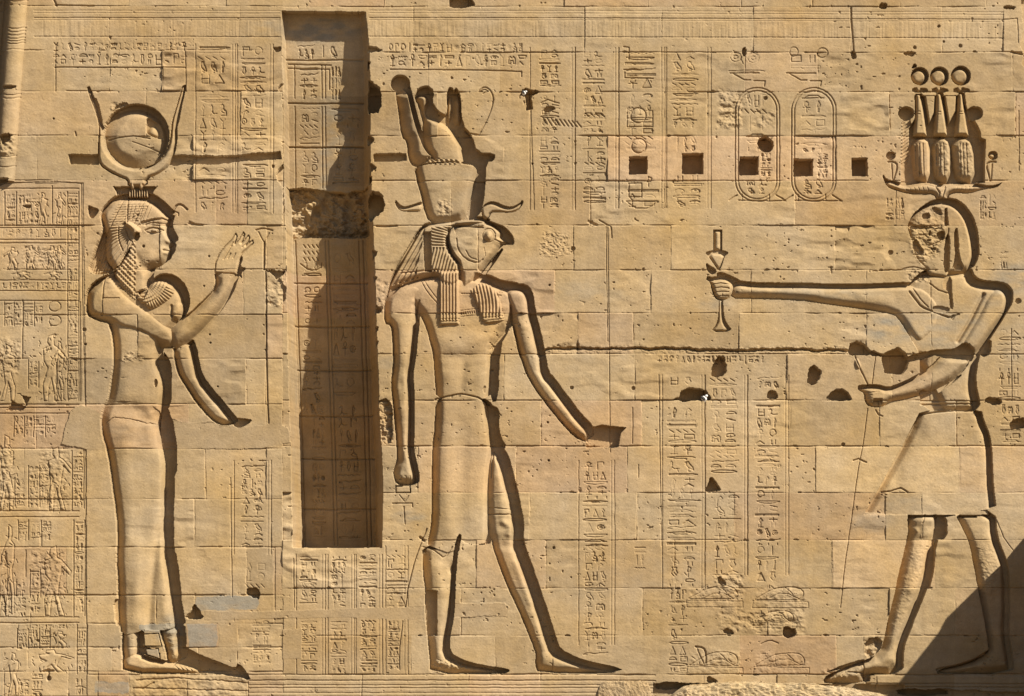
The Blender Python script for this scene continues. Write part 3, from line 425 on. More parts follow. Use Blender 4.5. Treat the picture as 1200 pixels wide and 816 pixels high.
cut([(968, 788), (972, 786), (990, 779), (1012, 772), (1014, 776), (990, 784)], 8, K, rag=.8); cut([(1012, 748), (1035, 748), (1031, 766), (1014, 773)], 5, K, rag=1.5); rough([(1012, 748), (1035, 748), (1031, 766), (1014, 773)], 3, 6)
cut([(1079, 603.5), (1064, 603.5), (1064, 607), (1100, 607), (1120, 603.5)], 14, K, ch=0)
body([(1013, 603.6), (1013, 620), (1063.5, 620), (1063.5, 603.6)], 8, .6, 0, None, 'set', sg=.1, ch=0) if 0 else None
body(ktor[:-4]+[(1143, 560), (1079, 560)]+ktor[-3:], 13, 15, -2.5, k_tors, sg=1.5, clip=chaikin(ktor, 1)); body(karm, 10, 9, 0, k_armX, sg=1.3); body([(1079, 470), (1143, 470), (1150, 496), (1157, 510), (1160, 530), (1161, 570), (1166, 650), (985, 650), (1020, 590), (1038, 558), (1058, 522), (1072, 494)], 13, 13, -1, k_kilt, sg=1.2, clip=kkilt); body([(1074, 492), (1110, 484), (1110, 650), (985, 650), (1020, 590), (1038, 558), (1058, 522)], 10.5, 30, -1, k_kilt, sg=1.2, pw=1.5, asym=0, clip=[(1074, 494), (1110, 484), (1110, 603.5), (1012, 603.5), (1020, 590), (1038, 558), (1058, 522)]); body(kleg1, 13, 14, -1, k_leg, sg=1.3); body(kleg2, 11, 13, -1, k_leg2, sg=1.3)
body(kupper, 12, 10, 1.5, k_armN, sg=1.2)
# kilt front stays close to the wall level along its slanting edge and hem
cut([(1066, 604), (1096, 604), (1096, 606.5), (1066, 606.5)], 13, k_leg, ch=0); cut([(1122, 604), (1145, 604), (1145, 606.5), (1122, 606.5)], 12, k_leg2, ch=0)
soft([(1072, 608), (1090, 610)], 5, 2.4, [k_leg]); soft([(1068, 618), (1074, 622)], 3, 2, [k_leg]); stroke([(1083, 607), (1081, 613)], 1, 1.5)
soft([(1074, 512), (1048, 560), (1034, 598)], 15, -2.6, [k_kilt]); stroke([(1079, 474), (1141, 473)], 1.0, 2.4); stroke([(1078, 486), (1096, 483.5), (1120, 482), (1143, 482)], 1.1, 2.8); soft([(1060, 520), (1050, 560)], 8, -1.5, [k_kilt]); stroke([(1034, 577), (1044, 576), (1056, 572), (1064, 577)], 1, 3)
body(khead, 13, 8, -1, k_head, sg=1.0)
body([(1064, 266), (1080, 258), (1112, 258), (1112, 326), (1090, 322), (1086, 315), (1077, 308), (1074, 303), (1071, 299), (1073, 296), (1069, 293), (1070, 289), (1064, 286), (1067, 276)], 4, 3.5, -.8, k_head, sg=.7, pw=1.5, asym=0, ch=0); cut([(1107, 245), (1110, 244), (1112, 264), (1107, 265)], 8, k_head, rag=.3, ch=0); cut([(1107, 282), (1113, 270), (1114, 300), (1113, 318), (1106, 320)], 10, k_head, rag=.4); cut([(1119, 268), (1123, 267), (1124, 300), (1132, 316), (1116, 316), (1120, 300), (1118, 285)], 9, k_head, rag=.4)
for pp, dd in (([(1091, 243), (1098, 241), (1105, 247), (1104, 252), (1098, 250)], 7), ([(1080, 252), (1087, 248), (1092, 254), (1084, 257)], 7), ([(1064, 268), (1068, 263), (1080, 266), (1100, 267), (1108, 267), (1070, 269.5)], 5),
               ([(1069, 286), (1073, 279), (1078, 285), (1084, 297), (1080, 300), (1073, 296)], 6), ([(1098, 272), (1107, 270), (1110, 276), (1104, 283), (1099, 278)], 9), ([(1088, 271), (1091, 270), (1092, 277), (1088, 276)], 5), ([(1087, 281), (1093, 281), (1092, 284), (1087, 284)], 5), ([(1092, 291), (1098, 291), (1097, 294), (1093, 294)], 4)):
    cut(pp, dd, k_head, rag=1.3)
stroke([(1072, 298), (1080, 299)], .8, 2); stroke([(1073, 303), (1080, 303)], .7, 1.4); stroke([(1074, 276), (1084, 275), (1088, 279)], .8, 1.6); stroke([(1089, 288), (1100, 284), (1110, 279)], .8, 2); stroke([(1112, 268), (1111, 280), (1102, 285)], .8, 2, ch=1); rough([(1064, 262), (1110, 262), (1100, 300), (1080, 312), (1068, 296)], 2.4, 8); rough([(1064, 262), (1110, 262), (1100, 300), (1080, 312), (1068, 296)], 1.0, 2.5); rough([(1070, 245), (1110, 240), (1110, 264), (1066, 264)], 1.4, 5)
# collar and pectoral
stroke([(1066, 342), (1072, 350), (1080, 360), (1090, 364), (1104, 369), (1114, 373), (1124, 368)], 1.3, 3, ch=1); stroke([(1070, 338), (1078, 350), (1088, 360)], .8, 2); stroke([(1090, 332), (1100, 340), (1112, 344)], .9, 2.2); stroke([(1091, 329), (1091, 362)], .6, 1.2)
cut([(1104, 336), (1110, 320), (1116, 324), (1116, 345), (1118, 362), (1113, 362), (1113, 342)], 8, k_tors, rag=.4); cut([(1092, 360), (1100, 358), (1113, 361), (1112, 366), (1096, 366)], 5, k_tors, rag=.6); cut([(1114, 369), (1122, 368), (1116, 377)], 6, k_tors)
cut([(1070, 326), (1078, 322), (1088, 318), (1088, 322), (1080, 330), (1072, 328)], 9, K, rag=.8); rough([(1062, 318), (1090, 316), (1090, 330), (1066, 330)], 2, 3)
soft([(1153, 345), (1138, 375), (1123, 400)], 2.2, -5, [k_tors, k_armN])
# break across the waist
cut([(1062, 418), (1078, 412), (1100, 410), (1118, 410), (1126, 403), (1134, 401), (1141, 408), (1144, 416), (1138, 424), (1126, 425), (1114, 423), (1100, 416), (1078, 421), (1062, 424)], 15, K, rag=1.0)
cut(kfore, 9, K, (0, -3), rag=.2); body(kfore, 9, 9, 2, k_armN, sg=1.0)
cut([(1023, 467), (1034, 467), (1034, 476), (1023, 476)], 6, k_armN, rag=.4, ch=0); stroke([(1010, 458), (1020, 460), (1030, 459)], .7, 1.6); stroke([(1014, 462), (1016, 470)], .7, 1.2)
for k in range(3): stroke([(1015, 462+k*4), (1022, 463+k*4)], .5, 1)
cut([(1078, 455), (1090, 459), (1112, 449), (1127, 438), (1126, 442), (1108, 456), (1088, 468), (1078, 470)], 9, k_tors, rag=.3)
# staff, flower, hem of the staff
stroke([(1002, 417), (1004, 424), (1009, 435), (1017, 451)], .9, 2.2, lab=k_staff); body([(1001, 422), (1005, 419), (1009, 428), (1008, 434), (1003, 430)], 2, 2, 1.2, k_staff, 'add', sg=.3); stroke([(1026, 418), (1022, 450)], .7, 1.6, lab=k_staff)
stroke([(1017, 479), (1012, 515), (1006, 548), (1000, 590), (996, 620), (990, 660), (985, 712)], .7, 1.5, lab=k_staff); stroke([(1000, 540), (1006, 538), (1015, 542)], 1, 2.4); stroke([(1026, 481), (1029, 486), (1034, 488)], .9, 2.2)
# vase and fist
cut([(836, 269.5), (846.5, 269.5), (846.5, 294), (836, 294)], 5, k_vase, rag=.1, ch=0); body([(836.5, 270), (845.5, 270), (845.5, 294), (836.5, 294)], 5, 3.5, 0, k_vase, sg=.4, ch=0)
cut([(826, 296), (834, 293.5), (848, 293.5), (855, 296.5), (849, 300), (846, 312), (842, 318), (838, 312), (830, 300)], 4, k_vase, rag=.1); body([(829, 297), (850, 297.5), (846, 311), (842, 316), (838, 312)], 4, 3, 1, k_vase, sg=.4)
cut([(827.5, 308), (831, 311), (838, 315), (840, 320), (833, 322), (828, 316)], 8, k_vase, rag=.2); cut([(842, 350), (846.5, 350), (847, 370), (850, 380), (858, 389), (833, 389), (840, 380), (842, 368)], 4.5, k_vfoot, (1, -1), rag=.1); body([(842, 350), (846, 350), (846, 370), (848, 380), (855, 388.5), (833, 389), (840, 380), (842, 368)], 4.5, 2.6, .5, k_vfoot, sg=.3)
cut(kfist, 8, K, (1, -3), rag=.1); body(kfist, 8, 5, 1.5, k_fist, sg=.5)
for k in range(4): stroke([(836, 333+k*5), (845, 332+k*5), (854, 333.5+k*4.4)], .7, 2.0)
cut([(840, 320), (846, 319), (858, 324), (870, 330), (862, 332), (852, 326), (840, 325)], 7, K, rag=.2)
soft([(1075, 650), (1066, 690)], 7, 2, [k_leg]); soft([(1080, 615)], 7, 1.5, [k_leg]); soft([(1074, 632), (1090, 632)], 4, -1.5, [k_leg]); soft([(1155, 650), (1160, 690)], 7, 1.6, [k_leg2]); soft([(900, 343), (960, 345)], 5, 1.2, [k_armX]); soft([(1010, 348), (1040, 352)], 7, 1.6, [k_armX]); rough([(1068, 640), (1090, 640), (1056, 740), (1042, 740)], .5, 3); rough([(1140, 640), (1170, 640), (1170, 700), (1150, 700)], .7, 3)
# feet details of the king
soft([(1040, 770), (1020, 780), (990, 790)], 7, 1.5, [k_leg]); stroke([(1012, 776), (1014, 800)], 1, 2.4); stroke([(987, 792), (994, 788), (1012, 789)], 1.2, 3); rough([(964, 785), (1014, 778), (1014, 803), (964, 803)], 2, 6)
stroke([(1166, 605), (1176, 630), (1187, 645)], .6, 1.2)
# second tall foot groove lines
stroke([(1098, 785), (1120, 781), (1142, 774), (1158, 764)], 1.6, 3.5)

RJ = [61.5, 108, 159.5, 212, 264.5, 316.5, 367, 469.5, 523, 577.5, 633, 689.5, 745, 790.5]
# ------------------------------------------------------------------ inscriptions
def arc(cx, cy, r, a0, a1, ry=None): return ell(cx, cy, r, ry or r, a0, a1, 8)
GW = [[[(0, .5), (.12, .35), (.25, .6), (.37, .35), (.5, .6), (.62, .35), (.75, .6), (.87, .35), (1, .5)]], [[(0, .5), (1, .5)]], [[(0, .35), (1, .35)], [(0, .65), (1, .65)]],
      [arc(.5, .5, .48, 180, 360, .3), arc(.5, .5, .48, 0, 180, .3)], [[(.02, .25), (.98, .25)], arc(.5, .25, .48, 0, 180, .6)], [[(0, .3), (0, .7), (1, .7), (1, .3), (0, .3)]],
      [[(0, .6), (.2, .4), (.4, .65), (.6, .4), (.8, .55), (1, .2)]], [[(.05, .7), (.95, .7)], [(.15, .7), (.3, .3), (.7, .3), (.85, .7)]], [[(.1, .3), (.1, .8)], [(.5, .3), (.5, .8)], [(.9, .3), (.9, .8)]],
      [[(.0, .4), (.5, .25), (.9, .3), (1, .5)], [(.1, .4), (.3, .7), (.7, .7)]], [[(0, .2), (.15, .8)], [(.25, .2), (.4, .8)], [(.5, .2), (.65, .8)], [(.75, .2), (.9, .8)]]]
GT = [[[(.5, .02), (.75, .15), (.65, .45), (.5, .5), (.5, .98)], [(.5, .02), (.4, .5)]],  # reed
      [[(.3, .1), (.55, .05), (.6, .25), (.9, .55), (.95, .85), (.55, .65), (.35, .45), (.3, .1)], [(.55, .65), (.5, .95), (.7, .95)], [(.2, .15), (.3, .12)]],  # bird
      [[(.2, .15), (.4, .02), (.55, .2), (.5, .4), (.85, .6), (.9, .95)], [(.5, .4), (.2, .6), (.5, .75), (.9, .8), (.9, .97), (.25, .97)]],  # seated figure
      [arc(.5, .25, .22, 0, 360), [(.5, .45), (.5, .98)], [(.15, .55), (.85, .55)]], [[(.5, .02), (.5, .98)]], [arc(.5, .5, .4, 0, 360, .25), arc(.5, .5, .15, 0, 360, .1)],
      [[(.2, .9), (.2, .1), (.8, .1), (.8, .35)]], [[(.3, .95), (.35, .3), (.6, .1), (.8, .3), (.6, .45)]], [[(.5, .95), (.5, .3), (.2, .05)], [(.5, .3), (.8, .05)], [(.2, .95), (.8, .95)]],
      [[(.2, .1), (.2, .95), (.8, .95), (.8, .1)], [(.2, .5), (.8, .5)]], [[(.1, .95), (.5, .1), (.9, .95), (.1, .95)]], [arc(.5, .4, .35, 90, 380), [(.8, .55), (.2, .95)]]]
GT += [[[(.2, .3), (.35, .08), (.6, .1), (.62, .3), (.8, .5), (.95, .9), (.7, .85), (.5, .7), (.3, .6), (.2, .3)], [(.45, .7), (.45, .98), (.65, .98)], [(.6, .75), (.6, .95)]],  # owl
      [[(.15, .2), (.3, .05), (.4, .2), (.35, .6), (.6, .8), (.95, .75)], [(.35, .6), (.1, .95)]],  # cobra
      [arc(.5, .22, .2, 0, 360, .2)+[(.7, .22)], [(.5, .42), (.5, .98)], [(.2, .5), (.8, .5)]],
      [[(.4, .98), (.38, .4), (.5, .05), (.66, .3), (.62, .5), (.5, .55), (.52, .98), (.4, .98)]],  # feather
      [[(.3, .1), (.7, .1), (.62, .3), (.78, .6), (.5, .95), (.22, .6), (.38, .3), (.3, .1)]],  # jar
      [[(.1, .3), (.3, .2), (.5, .35), (.7, .2), (.9, .35), (.9, .8), (.7, .8), (.65, .55), (.35, .55), (.3, .8), (.1, .8), (.1, .3)]],  # animal
      [[(.5, .05), (.3, .3), (.5, .5), (.7, .3), (.5, .05)], [(.5, .5), (.5, .98)], [(.25, .98), (.75, .98)]]]
GW += [[[(0, .5), (.3, .25), (.7, .25), (1, .5), (.7, .75), (.3, .75), (0, .5)], arc(.5, .5, .16, 0, 360)], [[(0, .3), (.85, .3), (1, .5), (.85, .7), (.6, .6), (0, .6), (0, .3)]],
       [[(0, .7), (.1, .4), (.3, .35), (.5, .6), (.7, .35), (.9, .4), (1, .15)], [(0, .7), (.15, .75)]], [[(.05, .25), (.95, .25), (.8, .75), (.2, .75), (.05, .25)]]]
GS = [[arc(.5, .6, .45, 180, 360), [(.05, .6), (.95, .6)]], [arc(.5, .5, .4, 0, 360)], [[(.1, .1), (.1, .9), (.9, .9), (.9, .1), (.1, .1)]], [[(.1, .3), (.9, .7)]], [[(.3, .1), (.3, .9)], [(.7, .1), (.7, .9)]], [[(0, .8), (.4, .2), (.8, .8)]], [arc(.5, .5, .4, 180, 420)], [[(.1, .5), (.9, .5)], [(.5, .1), (.5, .9)]]]
def glyph(g, x, y, w, h, dp, hw):
    dp = dp*R.choice((.3, .5, .7, .9, 1.0)); hw = hw*R.uniform(.9, 1.25); j = [(R.uniform(-.05, .05), R.uniform(-.05, .05))]
    for pl in g: stroke([(x+(px+j[0][0])*w, y+(py+j[0][1])*h) for px, py in pl], hw, dp, rag=.25)
    for pl in g:
        if len(pl) > 3 and (abs(pl[0][0]-pl[-1][0])+abs(pl[0][1]-pl[-1][1])) < .3 and R.random() < .65:
            P_ = [(x+px*w, y+py*h) for px, py in pl]; sj, si = bbox(P_, 1); gg = grid(sj, si, .1); m_ = inside(P_, *gg); H[sj, si][m_] -= dp*R.uniform(.25, .6)
    for _ in range(R.choice((0, 0, 0, 1, 1))):
        a, b = x+R.uniform(.1, .9)*w, y+R.uniform(.1, .9)*h; stroke([(a, b), (a+R.uniform(-.25, .25)*w, b+R.uniform(.05, .35)*h)], hw, dp*.8, rag=.3)
    if R.random() < .35: soft([(x+w*.5, y+h*.5)], min(w, h)*.35, -dp*.35)
def textcol(x0, x1, y0, y1, dp=1.45, hw=.62, q=None):
    w = x1-x0; y = y0; q = q or w*.43
    while y < y1-3:
        r = R.random(); h = q*R.uniform(.3, .42) if r < .38 else q*R.uniform(.75, 1.05)
        h = min(h, y1-y)
        if r < .38: glyph(R.choice(GW), x0, y, w, h, dp, hw)
        elif r < .72:
            n = 2 if R.random() < .6 else 3
            for k in range(n): glyph(R.choice(GT), x0+k*w/n, y, w/n*.82, h*.95, dp, hw)
        elif r < .86:
            glyph(R.choice(GT), x0, y, w*.4, h, dp, hw); glyph(R.choice(GS), x0+w*.55, y, w*.4, h*.42, dp, hw); glyph(R.choice(GS), x0+w*.55, y+h*.52, w*.4, h*.42, dp, hw)
        else:
            for k in range(2): glyph(R.choice(GS), x0+k*w*.55, y, w*.42, h*.5, dp, hw)
            glyph(R.choice(GW), x0, y+h*.55, w, h*.4, dp, hw)
        y += h+q*.07
def textrow(x0, x1, y0, y1, dp=1.5, hw=.6):
    x = x0; h = y1-y0
    while x < x1-3:
        w = h*R.uniform(.45, .8)
        if R.random() < .55: glyph(R.choice(GT), x, y0, w, h, dp, hw)
        else: glyph(R.choice(GW+GS), x, y0, w, h*.45, dp, hw); glyph(R.choice(GS), x, y0+h*.52, w*.8, h*.42, dp, hw)
        x += w+h*.15
def vl(x, y0, y1, dp=1.05, hw=.65, x2=None): stroke([(x, y0), (x+((x2 or x)-x)*.5+R.uniform(-.3, .3), (y0+y1)/2), (x2 or x, y1)], hw, dp, rag=.25)
def area(lb, x0, y0, x1, y1):
    sj, si = bbox([(x0, y0), (x1, y1)], 0); m = L[sj, si] == 0; L[sj, si][m] = lb
COLS = [  # inscription columns: rule lines, glyph band(s)
    ((229, 276), (52, 249), [(233, 268, 54, 102), (233, 268, 110, 179), (233, 266, 196, 246)]),
    ((278, 320), (52, 250), [(282, 312, 54, 178), (284, 312, 192, 248)]),
    ((274, 318), (540, 650), [(283, 309, 545, 643)]), ((621, 674), (56, 246), [(632, 656, 58, 104), (634, 656, 112, 156), (632, 656, 160, 244)]),
    ((674, 725), (56, 244), [(683, 708, 60, 156), (684, 710, 160, 240)]), ((725, 779), (56, 244), [(734, 767, 60, 108), (734, 767, 110, 178), (734, 770, 208, 243)]),
    ((781, 833), (56, 244), [(787, 817, 60, 150), (790, 818, 160, 178), (790, 822, 206, 242)]), ((678, 720), (540, 756), [(684, 712, 541, 772)]),
    ((776, 826), (440, 690), [(784, 816, 442, 452), (783, 816, 478, 688)]), ((826, 876), (440, 674), [(833, 864, 443, 556), (836, 868, 580, 676)]),
    ((876, 924), (440, 674), [(887, 914, 441, 455), (886, 913, 474, 684)]), ((347, 381), (650, 790), [(352, 372, 652, 712), (353, 371, 728, 786)]),
    ((384, 415), (650, 790), [(388, 406, 652, 712), (388, 406, 728, 788)]), ((417, 448), (650, 790), [(421, 441, 650, 712), (423, 441, 727, 787)]), ((452, 478), (640, 790), [(453, 477, 650, 712), (455, 468, 728, 788)])]
for (xa, xb), (ya, yb), bands in COLS:
    i = lab('inscription_column', None); area(i, xa, ya, xb, yb)
    vl(xa, ya, yb); vl(xb, ya, yb); vl(xb-4, ya, yb, .6, .55)
    for (a, b, c, d_) in bands: textcol(a, b, c, d_)
def textband(x0, x1, rows, name='inscription_band'):
    i = lab(name, None); area(i, x0, rows[0][0]-1, x1, rows[-1][1]+1)
    for a, b in rows: textrow(x0+2, x1-2, a, b)
textband(60, 220, [(50, 60), (63, 76)]); stroke([(64, 79), (217, 79.5)], .8, 2); stroke([(65, 60), (65, 107)], .7, 1.6); stroke([(217, 60), (218, 107)], .7, 1.6)
textband(453, 617, [(51, 61), (64, 78)]); stroke([(457, 81.5), (560, 82.5), (611, 84), (611, 90)], .8, 2)
textband(768, 896, [(417, 425)])
textcol(288, 312, 660, 690, 1.3, .7, 22); textcol(296, 316, 728, 778, 1.1, .6)
for (a, b, c, d_) in ((348, 368, 48, 66), (372, 396, 50, 64), (350, 370, 74, 112), (386, 398, 74, 112), (350, 372, 120, 164), (350, 372, 172, 212), (388, 420, 120, 210), (352, 372, 300, 322), (352, 372, 330, 380), (350, 372, 390, 480), (386, 416, 290, 460), (360, 376, 470, 630), (392, 418, 470, 630), (854, 896, 56, 86), (926, 960, 64, 86), (1170, 1196, 386, 470), (1173, 1196, 474, 520),
                     (1148, 1156, 228, 258), (1158, 1167, 228, 258), (1038, 1046, 232, 258), (1050, 1060, 232, 258), (1172, 1181, 294, 315), (784, 806, 690, 790), (744, 756, 640, 668)):
    textcol(a, b, c, d_, 1.3 if a < 345 or a > 430 else 1.6, .6, max(14, (b-a)*.6))
for k in range(3):
    for q in range(4): stroke([(352+q*5, 281+k*7.5), (354+q*5, 284+k*7.5)], .8, 1.8)
stroke([(348, 303), (358, 311), (372, 309), (373, 302)], .8, 1.8, ch=1); stroke([(350, 316.5), (372, 316.5)], .8, 1.8)
# cartouches
for cx, pr in ((887.5, 'first'), (953.5, 'second')):
    i = lab('cartouche', None, 'oval name ring with knotted foot, %s of the pair' % ('left' if pr == 'first' else 'right'))
    sj, si = bbox([(cx-26, 102), (cx+26, 237)], 0); m = L[sj, si] == 0; L[sj, si][m] = i
    for r, dp in ((26, 1.9), (22.5, 1.7)):
        hw_ = r; p = ell(cx, 103+26, r, r, 180, 360, 14)+ell(cx, 212, r, r*.95, 0, 180, 14); p.append(p[0]); stroke(p, .8, dp, rag=.2)
    stroke([(cx-33, 235), (cx-24, 229)], .9, 2); stroke([(cx+33, 236), (cx+22, 229)], .9, 2); stroke([(cx-22, 235), (cx+32, 236)], .8, 2); stroke([(cx-18, 228), (cx-18, 235)], .7, 1.5); stroke([(cx+14, 228), (cx+14, 235)], .7, 1.5)
    textcol(cx-14, cx+14, 110, 178, 1.7, .65, 18); textcol(cx-13, cx+13, 210, 228, 1.5, .6, 12); textcol(cx+4, cx+17, 180, 208, 1.5, .6)
    stroke([(cx-32, 86), (cx+2, 86)], .8, 1.8); stroke([(cx-28, 87), (cx-15, 94), (cx-8, 94)], .8, 1.8); stroke([(cx-4, 95), (cx+9, 95), (cx+8, 101)], .8, 1.8)
stroke(ell(964, 62, 6, 5.5), .6, 1.5); stroke(ell(930, 61, 5, 5.5), .6, 1.2)
for cx, cy, r in ((748, 135.5, 9), (748.5, 171, 8.5)): stroke(ell(cx, cy, r)+[(cx+r, cy)], .8, 1.6); body(ell(cx, cy, r-.6), .6, 5, .9, None, 'add', sg=.4)
stroke([(735, 132), (735, 149), (765, 149), (765, 130)], .7, 1.6); stroke([(737, 70), (737, 56), (731, 55)], .8, 1.6); stroke([(731, 82), (750, 82)], .8, 1.8); stroke([(732, 85), (732, 91), (765, 92.5)], .8, 1.8); stroke([(737, 215), (737, 231), (752, 231), (752, 215), (737, 215)], .8, 1.8); stroke([(734, 236), (771, 236)], .8, 1.8); stroke([(735, 237), (745, 244), (760, 244), (771, 237)], .8, 1.5)
for q in range(4): stroke([(686+q*6, 133), (690+q*6, 137)], .8, 1.8)
stroke([(634, 121), (642, 117), (655, 121)], .7, 1.8)
for q in range(9): stroke([(636+q*5, 138+q*.6), (641+q*5, 146+q*.4)], .9, 1.8)
for _ in range(70):
    yj = R.choice(RJ); xj = R.uniform(340, 1190); r = R.uniform(1.2, 3.6); cut([(xj-r*1.3, yj+.3), (xj-r*.4, yj-r*.6), (xj+r*.6, yj-r*.4), (xj+r*1.4, yj+.3), (xj, yj+r*.3)], R.uniform(1.5, 3.5), rag=.8)
# lying animals on plinths
i_an = None
for n_, (ax, ay, sc) in enumerate(((808, 712, 1.0), (885, 713, 1.0), (808, 790, 1.0), (886, 790, 1.0), (884, 736, .8))):
    i = lab('carved_beast_sign', None); area(i, ax-4, ay-44*sc, ax+62*sc, ay+1)
    T = lambda p: [(ax+x*sc+R.uniform(-.7, .7), ay-y*sc+R.uniform(-.7, .7)) for x, y in p]
    stroke(T([(0, 11), (10, 16), (22, 23), (34, 25), (50, 25), (57, 19), (56, 12), (50, 10)]), .75, 1.2, ch=2); stroke(T([(16, 11), (28, 17), (40, 17), (52, 10)]), .6, .9); stroke(T([(0, 10), (56, 9.5)]), .7, 1.0)
    stroke(T([(-3, 8), (62, 7.5), (62, 0), (-3, 0), (-3, 8)]), .6, .9); stroke(T([(36, 23), (41, 20), (44, 16)]), .6, 1)
    soft(T([(20, 16), (48, 18)]), 5*sc, .8); rough(T([(0, 26), (60, 26), (60, 0), (0, 0)]), .9, 5)
    for _ in range(7): a, b = ax+R.uniform(4, 54)*sc, ay-R.uniform(9, 24)*sc; stroke([(a, b), (a+R.uniform(-5, 5), b+R.uniform(-4, 4))], .6, 1.0)
stroke([(815, 758), (824, 759), (827, 765), (827, 777)], 1.2, 2.6, ch=1); stroke([(816, 758), (820, 768), (825, 778)], .8, 1.6); stroke([(892, 755), (902, 750), (912, 754)], .8, 1.8, ch=1); rough([(840, 716), (868, 712), (872, 738), (845, 745)], 1.6, 6); rough([(868, 716), (940, 712), (944, 744), (870, 740)], 2.2, 7)
rough([(835, 672), (872, 672), (872, 700), (840, 690)], 1.8, 5); rough([(842, 108), (866, 108), (872, 152), (842, 150)], 2.4, 6); rough([(890, 128), (912, 130), (908, 150), (880, 148)], 1.6, 6)
# ---- panel of small registers at the left
sj, si = bbox([(X0, 215), (101, Y1)], 0); gx, gy = grid(sj, si, .3)
pm = (gx < 101.5-np.clip((520-gy)/400, 0, 1)*5) & (gy > 214) & (L[sj, si] == 0) & (H[sj, si] > -9); H[sj, si][pm] -= .9; L[sj, si][pm] = P_panel
stroke([(-36, 216), (60, 213), (95, 215), (96, 340), (100, 500), (102, 850)], .6, 1.3)
for y in (221, 264.5, 267, 281, 285, 328.5, 341, 352.5, 474, 478, 484.5, 599, 606, 723.5, 730): stroke([(-36, y), (92 if y not in (484.5,) else 84, y)], .75, 1.4, rag=.25)
for x, y0, y1 in ((79, 225, 470), (92, 225, 470), (94, 354, 470), (84, 528, 596), (98, 528, 596), (86, 610, 722), (99, 610, 722), (90, 732, 790), (102, 732, 790), (5, 225, 264), (19, 225, 264), (61, 218, 262), (5, 354, 382), (16, 354, 382), (27, 354, 382), (40, 354, 382), (26, 352, 420), (33, 422, 455), (45, 424, 454), (16, 488, 512), (28, 488, 512), (39, 488, 512), (53, 488, 512), (66, 425, 470), (17, 560, 594), (33, 546, 594), (46, 546, 594), (58, 546, 594), (21, 610, 633), (33, 610, 633), (48, 610, 640), (30, 645, 676), (35, 668, 700), (47, 668, 700), (19, 682, 700), (20, 737, 760), (33, 737, 760), (46, 737, 760), (58, 737, 760)):
    vl(x, y0, y1, 1.8, .7)
for (a, b, c, d_) in ((80, 91, 226, 470), (86, 97, 530, 594), (88, 98, 612, 720), (91, 101, 735, 788), (7, 18, 228, 262), (21, 34, 228, 262), (34, 46, 232, 262), (6, 15, 355, 382), (17, 26, 355, 382), (28, 39, 355, 382), (41, 50, 355, 382), (34, 44, 424, 453), (17, 27, 488, 511), (29, 38, 488, 511), (40, 52, 488, 511), (54, 65, 488, 511), (18, 29, 561, 594), (34, 45, 547, 594), (47, 57, 547, 594), (22, 32, 611, 633), (36, 47, 611, 633), (50, 60, 611, 633), (36, 46, 669, 722), (20, 30, 683, 722), (4, 14, 700, 722), (22, 32, 738, 759), (34, 44, 738, 759), (48, 58, 738, 759), (22, 34, 796, 816), (38, 50, 790, 816), (88, 98, 796, 816)):
    textcol(a, b, c, d_, 1.3, .52, 9)
textrow(2, 78, 268, 278, 1.1, .5); textrow(2, 78, 331, 339, 1.1, .5); textrow(30, 90, 732, 737, 1.1, .5); textrow(0, 40, 226, 240, 1.0, .5)
FIG = [[(.45, 0), (.6, .03), (.62, .12), (.55, .17), (.75, .22), (.72, .4), (.6, .5), (.75, .75), (.72, 1), (.6, 1), (.58, .78), (.5, .66), (.38, 1), (.24, 1), (.4, .7), (.36, .5), (.3, .3), (.1, .42), (.06, .36), (.3, .2), (.42, .16)]]
def fig(x, y, w, h, flip=False, dp=.95):
    p = [(x+(1-a if flip else a)*w, y+b*h) for a, b in FIG[0]]; stroke(p+[p[0]], .6, dp); sj, si = bbox(p, 1); g = grid(sj, si, .1); m = inside(p, *g); d = segdist(p, *g, True); H[sj, si][m] += np.minimum(d*.4, .8)[m]
    for k in range(int(h/2.6)): a = R.uniform(.1, .9); b = R.random(); stroke([(x+a*w, y+b*h), (x+a*w+R.uniform(-3, 3), y+b*h+R.uniform(1, 4))], .55, 1.2)
for a in ((40, 226, 20, 38, 0), (62, 226, 16, 38, 1), (2, 290, 24, 26, 0), (24, 288, 24, 28, 1), (46, 288, 28, 28, 0), (60, 288, 18, 28, 1), (-8, 404, 34, 66, 0), (40, 392, 40, 78, 1), (58, 400, 22, 70, 0), (-10, 510, 34, 88, 0), (46, 524, 40, 74, 1), (0, 615, 22, 105, 0), (40, 640, 46, 82, 1), (-12, 650, 30, 72, 0), (30, 762, 60, 26, 1), (2, 765, 26, 50, 0), (12, 318, 30, 9, 0), (50, 318, 26, 9, 0), (52, 740, 34, 20, 0)): fig(*a)
for cy in (362, 379): stroke(ell(64, cy-3, 7, 6), .7, 1.6)
rough([(-30, 395), (24, 398), (22, 440), (-30, 440)], 1.4, 4); rough([(45, 525), (82, 525), (80, 596), (45, 596)], 1.0, 4); rough([(-36, 520), (14, 520), (14, 598), (-36, 598)], 1.6, 4); rough([(26, 288), (78, 288), (78, 314), (26, 314)], 1.2, 3.5); rough([(34, 645), (78, 645), (70, 720), (40, 690)], 1.3, 4)
